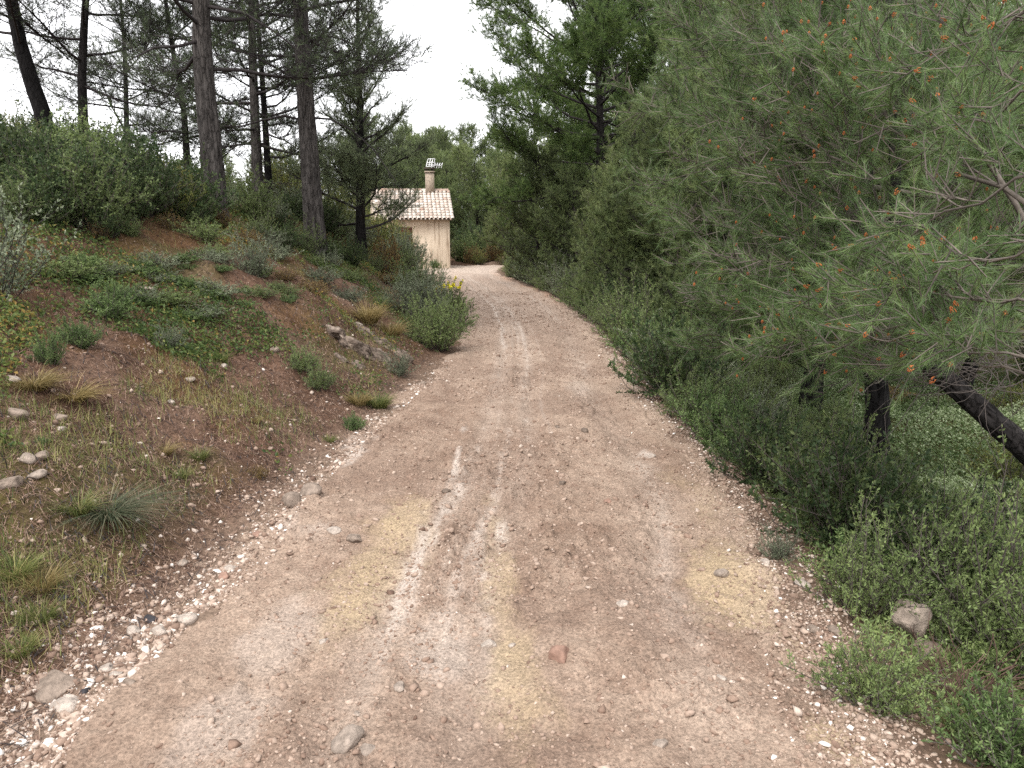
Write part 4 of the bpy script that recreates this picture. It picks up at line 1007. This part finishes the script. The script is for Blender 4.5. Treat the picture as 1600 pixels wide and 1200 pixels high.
for i in range(26):
    Y = rs.uniform(6.5, 15); x = rs.uniform(3.6, 8.5) + (Y - 8)*.15
    spw([S_B, S_G, S_Y, S_B, S_DR][i % 5], x, Y, rs.uniform(.6, 1.1), f'low {_NM2[[S_B, S_G, S_Y, S_B, S_DR][i % 5].name]} plant among the ground cover of the hollow', 'low plants in the hollow', sz=rs.uniform(.35, .8))
# hollow side fill, under and behind the pines
for i in range(60):
    Y = rs.uniform(9, 34); x = float(xr(Y)) + rs.uniform(2.6, 9)
    if Y < 15 and 3.3 < x < 8.5: continue
    T = [S_D2, S_G2, S_M, S_D, S_GR][i % 5]
    spw(T, x, Y, rs.uniform(.8, 1.3), f'{_NM2[T.name]} shrub in the undergrowth beneath the pine wall', 'undergrowth shrubs beneath the pine wall')

# ------------------------------------------------------------------ grass tufts
def tf(seed, px, py, r, h, n, mat, label, **k):
    o = tuft(seed, r, h, n, mat, label=label, **k); o.location = hit(px, py); return o
tf(1, 55, 625, .30, .26, 650, M_GRASS_DRY, 'large arching yellow-brown grass tuft on the lower bank', w=.005, lean=1.3)
tf(2, 115, 630, .28, .24, 520, M_GRASS_DRY, 'second yellow-brown grass tuft adjoining the large arching one', w=.005, lean=1.3)
tf(3, 175, 815, .30, .30, 520, M_GRASS_GREY, 'sprawling dark grey-green grass tuft on the lower bank', lean=1.5, flop=(.5, -.1))
tf(4, 125, 810, .22, .22, 300, M_GRASS, 'green grass tuft beside the sprawling dark one', lean=1.1)
tf(5, 255, 695, .18, .15, 300, M_GRASS_DRY, 'rusty tipped grass tuft on the stony bank', lean=1.0)
tf(6, 312, 715, .14, .15, 220, M_GRASS, 'small dark green grass tuft right of the rusty one')
tf(7, 283, 748, .13, .12, 180, M_GRASS, 'short green tuft just below the small dark green one')
tf(8, 400, 670, .13, .10, 180, M_GRASS_DRY, 'pale yellow tuft on bare bank above the verge rocks')
tf(9, 515, 690, .14, .12, 200, M_GRASS, 'low olive tuft near the bright plant at the bank foot')
tf(10, 345, 555, .2, .16, 260, M_GRASS, 'fresh green tuft on the bare middle bank')
tf(11, 60, 960, .2, .16, 300, M_GRASS, 'green tuft by the mossy ground near the frame edge')
tf(12, 30, 1010, .2, .12, 320, M_GRASS, 'short mossy tuft lowest on the bank')
tf(13, 60, 900, .25, .2, 420, M_GRASS_DRY, 'faded straw grass tuft on the mossy patch')
tf(14, 20, 880, .25, .2, 420, M_GRASS, 'yellow-green grass clump at the frame edge below the stones')
tf(15, 575, 500, .45, .42, 700, M_GRASS_DRY, 'tall rusty yellow grass above the rock outcrop', w=.008)
tf(16, 610, 520, .4, .36, 600, M_GRASS_DRY, 'rusty yellow grass between outcrop and bushes', w=.008)
tf(17, 590, 635, .35, .22, 650, M_GRASS, 'yellow-green grass mat at the foot of the bank', w=.006)
tf(18, 560, 628, .3, .2, 420, M_GRASS_DRY, 'ochre grass beside the yellow-green mat', w=.006)
tf(19, 1500, 1140, .2, .14, 200, M_GRASS, 'thin grass by the dead shrub')

# ------------------------------------------------------------------ stones one could point at
STN = [(973, 945, 12, 'w', 'white flat stone alone in the middle of the track'), (875, 1018, 22, 'r', 'broad reddish stone sunk in the near track'), (762, 999, 13, 'w', 'whitish stone left of the broad reddish one'),
 (600+200, 1001, 7, 'w', 'small whitish stone between the whitish and the reddish stone'), (871, 668, 6, 'b', 'dark stone, first of a pair on the mid track'), (914, 671, 8, 'b', 'brown stone, second of the pair on the mid track'),
 (878, 749, 8, 'b', 'brown stone in the middle of the track below the pair'), (950, 778, 8, 'r', 'rusty stone toward the outer wheel line'), (697, 764, 7, 'b', 'brown pebble lying in the white wheel streak'),
 (553, 833, 15, 'g', 'grey-brown stone at the inner track edge'), (521, 825, 13, 'w', 'pale stone next to the grey-brown edge stone'), (625, 1082, 11, 'y', 'cream stone on the near track'), (559, 1122, 7, 'y', 'small orange-cream pebble below the cream stone'),
 (545, 1160, 30, 'y', 'large pinkish lump at the bottom edge of the track'), (570, 1178, 18, 'y', 'second lump touching the large pinkish one'), (1128, 893, 12, 'y', 'beige stone on the yellow sand patch'), (1195, 880, 9, 'w', 'white stone at the edge of the yellow sand'),
 (1252, 907, 14, 'w', 'bright white stone in front of the verge shrubs'), (1303, 978, 15, 'g', 'grey angular stone on the verge'), (1270, 975, 11, 'g', 'flatter grey stone beside the grey angular one'),
 (360, 881, 12, 'w', 'rounded pale stone at the inner verge'), (350, 892, 11, 'r', 'dark red stone under the rounded pale one'), (282, 873, 11, 'y', 'cream stone on the mossy verge'), (403, 830, 13, 'r', 'pink stone standing on the inner verge'),
 (455, 775, 26, 'g', 'pale verge rock, larger of the half buried pair'), (484, 766, 20, 'g', 'pale verge rock, smaller of the half buried pair'), (85, 1050, 42, 'g', 'big grey weathered stone at the gravel edge'), (235, 957, 15, 'k', 'dark grey stone among white gravel'),
 (133, 1074, 8, 'k', 'black lump among white gravel'), (97, 927, 10, 'k', 'dark fallen pine cone lying on moss'), (290, 960, 18, 'w', 'white block at the gravel edge'), (248, 978, 14, 'w', 'white rounded stone in the inner gravel'),
 (205, 975, 14, 'w', 'pale stone in the inner gravel by the dark one'), (100, 1085, 26, 'w', 'large whitish stone in the near gravel'), (165, 1035, 13, 'w', 'white stone at the upper rim of near gravel'), (182, 1052, 12, 'w', 'white stone beside the rim stone'), (205, 1070, 13, 'g', 'buff stone on the track side of the gravel'),
 (1018, 706, 9, 'w', 'white chip on the outer wheel line'), (98, 690, 12, 'w', 'pale stone on the lower bank'), (45, 740, 16, 'y', 'tan block in the stone heap on the bank'), (70, 735, 17, 'g', 'grey-green block in the stone heap on the bank'),
 (62, 760, 16, 'y', 'tan block at the foot of the bank heap'), (20, 775, 22, 'g', 'long grey slab at the base of the bank heap'), (95, 665, 16, 'g', 'grey stone with a white cut branch behind it'), (30, 660, 22, 'g', 'grey slab near the frame edge on the bank'), (20, 605, 15, 'w', 'pale rock left of the yellow grass tuft'),
 (297, 597, 9, 'y', 'flat cream stone on the bare bank'), (267, 627, 8, 'w', 'little grey-white stone on the bare bank'), (350, 570, 6, 'w', 'bright chip on the bank slope'), (228, 443, 12, 'y', 'round beige stone in the upper greenery'), (558, 492, 11, 'w', 'rounded white stone over the outcrop'),
 (10, 465, 13, 'w', 'white rock beneath the grey-leaved bush'), (430, 545, 10, 'g', 'pale stone by the trailing shrub'), (1128, 1048, 10, 'w', 'buff stone in the outer gravel'), (1372, 1105, 9, 'w', 'round pale stone in the lower verge gravel'), (1500, 1160, 9, 'w', 'pale pebble at the corner of the gravel'), (1030, 1170, 15, 'y', 'pale lump in the bottom gravel'),
 (660, 600, 9, 'g', 'grey verge stone under the silvery shrub'), (1130, 672, 8, 'b', 'dark stone where the shrubs meet the track'), (505, 1062-60, 10, 'w', 'pale chip in the smooth mud of the track'), (1330, 1050, 10, 'w', 'pale stone between the verge and the low shrub')]
TI = {'w': .85, 'y': .62, 'g': .5, 'b': .22, 'r': .33, 'k': .0}
M_STONE_RED = tint_mat('reddish_stone', [(0, (.20, .12, .09)), (1, (.34, .22, .17))], nscale=20., namp=.35, bump=.7, bdist=.01)
M_STONE_BLACK = tint_mat('dark_stone', [(0, (.035, .033, .036)), (1, (.08, .08, .085))], nscale=20., namp=.35, bump=.7, bdist=.01)
for i, (px, py, rad, c, lab) in enumerate(STN):
    P = hit(px, py + rad*.4); s = rad/FPX*math.hypot(P[1], 2.2)
    o = stone(300 + i, s, tint=TI[c], flat=rngp.uniform(.45, .7), label=lab, mat=M_STONE_RED if c == 'r' else M_STONE_BLACK if c == 'k' else M_ROCK, name='pine_cone' if 'pine cone' in lab else 'stone', cat='pine cone' if 'pine cone' in lab else 'stone')
    o.location = (P[0], P[1], P[2] + s*.02)
o = stone(400, .115, flat=1.35, tint=.6, label='upright pinkish rock half hidden in the near shrubs', cat='rock', name='rock', sub=4); P = hit(1422, 985); o.location = (P[0], P[1], P[2] + .07)
o = stone(401, .10, flat=.6, tint=.4, label='low rock at the foot of the upright rock', cat='rock', name='rock'); P = hit(1432, 1003); o.location = (P[0] + .03, P[1] - .05, P[2])
# layered outcrop
def ledge(seed, px, py, size, label):
    import bmesh
    bm = bmesh.new(); bmesh.ops.create_icosphere(bm, subdivisions=6, radius=1)
    V = np.array([v.co[:] for v in bm.verts]); F = np.array([[v.index for v in f.verts] for f in bm.faces]); bm.free()
    rng = np.random.default_rng(seed)
    for _ in range(10):
        n = norm(rng.normal(size=3)); d = V @ n; V = V - np.maximum(d - rng.uniform(.5, .8), 0)[:, None]*n
    s = V @ norm(np.array([.55, -.2, .8]))
    k = vnoise(s*6 + .8*fbm(V[:, 0]*1.5, V[:, 1]*1.5, V[:, 2]*1.5, seed=seed), 0, seed=seed+1)
    V = V*(1 + .17*np.round(k*3)/3 + .12*np.abs(fbm(V[:, 0]*3, V[:, 1]*3, V[:, 2]*3, seed=seed+2, oct=4)))[:, None]
    t = np.clip(.2 + .4*fbm(V[:, 0]*2, V[:, 1]*2, V[:, 2]*4, seed=seed+3), 0, 1)
    o = mesh('rock_outcrop', V*np.array([1, .8, .62])*size, F, M_ROCK, tint=t)
    setp(o, label=label, cat='rock', group='layered rocks cropping out of the bank'); P = hit(px, py); o.location = (P[0] - .05, P[1] + size*.25, P[2] - size*.12); o.rotation_euler = (.1, .5, rng.uniform(-.4, .4))
ledge(1, 545, 545, .36, 'large layered grey rock forming the middle of the outcrop')
ledge(6, 530, 560, .18, 'small fallen block under the middle of the outcrop')
ledge(7, 560, 572, .15, 'dark wedge shaped block low in the outcrop')
ledge(8, 600, 535, .2, 'brown block behind the cracked outcrop rock')
ledge(2, 592, 560, .30, 'cracked brownish rock at the track side of the outcrop')
ledge(3, 572, 515, .30, 'pale topped rock capping the outcrop')
ledge(4, 515, 530, .24, 'small rock at the upper left of the outcrop')
ledge(5, 630, 560, .2, 'lowest rock block of the outcrop beside the silvery shrub')

# ------------------------------------------------------------------ gravel, litter, ground cover (past counting)
def stones_mass(name, X, Y, S, T, mat, label, sink=.25, ico=0):
    import bmesh
    n = len(X); rng = np.random.default_rng(n)
    t = (1 + 5**.5)/2
    base = norm(np.array([[-1,t,0],[1,t,0],[-1,-t,0],[1,-t,0],[0,-1,t],[0,1,t],[0,-1,-t],[0,1,-t],[t,0,-1],[t,0,1],[-t,0,-1],[-t,0,1]], float))
    fi = np.array([[0,11,5],[0,5,1],[0,1,7],[0,7,10],[0,10,11],[1,5,9],[5,11,4],[11,10,2],[10,7,6],[7,1,8],[3,9,4],[3,4,2],[3,2,6],[3,6,8],[3,8,9],[4,9,5],[2,4,11],[6,2,10],[8,6,7],[9,8,1]])
    P = base[None]*(1 + .38*rng.normal(size=(n, 12, 1)).clip(-1.4, 1.4))
    P = P*np.stack([np.ones(n), rng.uniform(.5, 1, n), rng.uniform(.35, .8, n)], 1)[:, None]
    a = rng.random(n)*6.283; c, s = np.cos(a), np.sin(a); x = P[..., 0]*c[:, None] - P[..., 1]*s[:, None]; y = P[..., 0]*s[:, None] + P[..., 1]*c[:, None]
    b = rng.normal(size=n)*.35; c, s = np.cos(b)[:, None], np.sin(b)[:, None]; x, z = x*c - P[..., 2]*s, x*s + P[..., 2]*c
    P = np.stack([x, y, z], -1)*S[:, None, None]
    P += np.stack([X, Y, zsurf(X, Y) + S*sink], 1)[:, None]
    o = mesh(name, P.reshape(-1, 3), (fi[None] + (np.arange(n)*12)[:, None, None]).reshape(-1, 3), mat, tint=np.repeat(T, 12))
    return setp(o, label=label, kind='stuff')
rg = np.random.default_rng(8)
M_GRAVEL = tint_mat('gravel_stone', [(0, (.12, .075, .055)), (.35, (.24, .165, .125)), (.7, (.40, .31, .25)), (.9, (.60, .52, .46)), (1, (.74, .69, .64))], nscale=50., namp=.25, bump=.3)
n = 85000; Y = 2.0*np.exp(rg.random(n)*math.log(24/2.0)); X = xl(Y) + (xr(Y) - xl(Y))*rg.uniform(-.02, 1.04, n)
S = .0048*np.exp(rg.normal(size=n)*.62).clip(.2, 5)*(1 + .045*Y); 
dens = .5 + .5*fbm(X*1.1, Y*1.1, seed=71, oct=3); t = (X - xl(Y))/(xr(Y) - xl(Y)); dens = dens + .5*sst(.5, .9, t)*sst(6, 3, Y) - .35*sst(.30, .1, t)*sst(6, 3, Y)
m = rg.random(n) < np.clip(dens, .12, 1); X, Y, S = X[m], Y[m], S[m]
stones_mass('gravel', X, Y, S, np.clip(.42 + .14*rg.normal(size=len(X)), 0, 1), M_GRAVEL, 'small brownish gravel strewn over the whole dirt track', sink=-.05)
n = 27000; Y = 2.2*np.exp(rg.random(n)*math.log(12/2.2)); U = np.abs(rg.normal(size=n))*.26 - .12; wv = .1*vnoise(Y*1.3, 0, seed=4)
X = xl(Y) - (U + wv)*np.interp(Y, [2, 5, 8, 12], [1.25, 1, .6, .45]); m = rg.random(n) < np.interp(Y, [4, 6.5, 12], [1, .45, .25])*np.clip(.7 + .6*vnoise(X*2, Y*1.5, seed=6), 0, 1); X, Y = X[m], Y[m]; n = len(X); S = .0062*np.exp(rg.normal(size=n)*.75).clip(.2, 5)
stones_mass('verge_gravel', X, Y, S, np.clip(.56 + .24*rg.normal(size=n), 0, 1), M_GRAVEL, 'whitish limestone gravel along the foot of the bank', sink=-.1)
n = 14000; Y = 2.2*np.exp(rg.random(n)*math.log(22/2.2)); U = rg.normal(size=n)*.16 + .10; X = xr(Y) + U - .25*sst(4.5, 3, Y)*rg.random(n); S = .007*np.exp(rg.normal(size=n)*.5).clip(.2, 3.5)
stones_mass('verge_gravel', X, Y, S, np.clip(.52 + .22*rg.normal(size=n), 0, 1), M_GRAVEL, 'pinkish gravel along the shrub side of the track', sink=.25)
n = 5500; Y = 2.5*np.exp(rg.random(n)*math.log(16/2.5)); X = xl(Y) - .2 - rg.gamma(1.4, 1.2, n); S = .008*np.exp(rg.normal(size=n)*.6).clip(.2, 3.2)
stones_mass('bank_gravel', X, Y, S, np.clip(.45 + .2*rg.normal(size=n), 0, 1), M_GRAVEL, 'loose chips scattered over the bare reddish bank', sink=.15)

def strewn(X, Y, Ln, Wn, rng, name, mat, label, T, lift=.01, zdir=.12, leafy=False):
    n = len(X); P = np.stack([X, Y, zsurf(X, Y) + lift], 1)
    D = norm(np.concatenate([rng.normal(size=(n, 2)), rng.normal(size=(n, 1))*zdir + (.3 if leafy else 0)], 1))
    gx_ = (zsurf(X + .05, Y) - zsurf(X - .05, Y))/.1; gy_ = (zsurf(X, Y + .05) - zsurf(X, Y - .05))/.1
    D[:, 2] += D[:, 0]*gx_ + D[:, 1]*gy_; D = norm(D)
    if leafy: V, F, T = leaves(P, D, Ln, Wn, rng, tint=T)
    else:
        ln = Ln*(.5 + rng.random((n, 1))); side = norm(np.cross(D, [0, 0, 1.]))*Wn/2
        V = np.stack([P - side, P + side, P + D*ln], 1).reshape(-1, 3); F = [np.arange(3*n).reshape(-1, 3)]; T = np.repeat(T, 3)
    return setp(mesh(name, V, F, mat, tint=T), label=label, kind='stuff')
n = 130000; Y = 2.6*np.exp(rg.random(n)*math.log(20/2.6)); X = xl(Y) - .05 - rg.gamma(1.7, 1.5, n)
strewn(X, Y, .07, .004, rg, 'needle_litter', M_LITTER, 'fallen reddish pine needles covering the bank', rg.random(n), lift=.008, zdir=.3)
n = 9000; Y = 2.6*np.exp(rg.random(n)*math.log(20/2.6)); X = xl(Y) - .1 - rg.gamma(1.7, 1.5, n)
strewn(X, Y, .13, .008, rg, 'twig_litter', M_TWIG_DARK, 'dark broken twigs and bark flakes lying on the bank', rg.random(n), lift=.012, zdir=.5)
OC = hit(560, 545)
# grass and creeping greenery in patches over the bank
n = 230000; Y = 2.6*np.exp(rg.random(n)*math.log(24/2.6)); X = xl(Y) - .25 - rg.gamma(2.0, 1.6, n); u = xl(Y) - X
gm = fbm(X*.9, Y*.9, seed=90, oct=4) + np.interp(u, [0, 1, 3, 6, 12], [-.55, -.35, .05, .45, .5]) + .35*np.exp(-((X+4.6)**2 + (Y-8.3)**2)/2.2) + .7*np.exp(-((X+2.9)**2*1.0 + (Y-3.9)**2)/.5)*0
m = rg.random(n) < np.clip(gm*2.2 + .35, 0, 1); X, Y = X[m], Y[m]
oc = np.exp(-((X - OC[0])**2/.5 + (Y - OC[1])**2/1.2)); m = rg.random(len(X)) > oc*1.3; X, Y = X[m], Y[m]
hue = np.clip(.45 + .35*fbm(X*.7, Y*.7, seed=91, oct=3) + .15*rg.normal(size=len(X)), 0, 1)
strewn(X, Y, .042, .022, rg, 'creeping_plants', M_COVER, 'low creeping greenery in patches over the upper bank', hue, lift=.02 + .09*rg.random(len(X))**2, zdir=.5, leafy=True)
n = 140000; Y = 2.3*np.exp(rg.random(n)*math.log(24/2.3)); X = xl(Y) - .3 - rg.gamma(2.0, 1.2, n); u = xl(Y) - X
gm = fbm(X*1.3 + 9, Y*1.3, seed=92, oct=4) + np.interp(Y, [2.5, 4.2, 5.5, 7, 10, 16], [1.1, .7, .0, -.2, .05, .25]) + np.interp(u, [.2, .5, 3], [-.8, .1, .25])
m = rg.random(n) < np.clip(gm*1.4, 0, 1); X, Y = X[m], Y[m]; k = len(X)
strewn(X, Y, .10, .006, rg, 'grass', M_GRASS, 'thin yellow-green grass growing over the bank', np.clip(.6 + .35*fbm(X, Y, seed=93, oct=2) + .25*rg.normal(size=k), 0, 1), lift=0, zdir=2.2)
# hollow: broad bright leaves
n = 170000; Y = rg.uniform(4, 17, n); X = xr(Y) + 1.9 + rg.gamma(2.0, 1.5, n)
strewn(X, Y, .034, .024, rg, 'ground_cover', M_IVY, 'bright broad-leaved ground cover carpeting the hollow under the pines', np.clip(.45 + .5*fbm(X*.8, Y*.8, seed=95, oct=3) + .2*rg.normal(size=n), 0, 1), lift=.02 + .16*rg.random(n)*np.clip(.5 + fbm(X*1.5, Y*1.5, seed=96, oct=2), .1, 1.5), zdir=.4, leafy=True)
n = 60000; Y = 3*np.exp(rg.random(n)*math.log(30/3)); X = xr(Y) + .25 + rg.gamma(1.6, .9, n)
strewn(X, Y, .05, .014, rg, 'undergrowth', M_SHRUB, 'low green undergrowth between the shrubs along the track', rg.random(n), lift=.03, zdir=1.2, leafy=True)
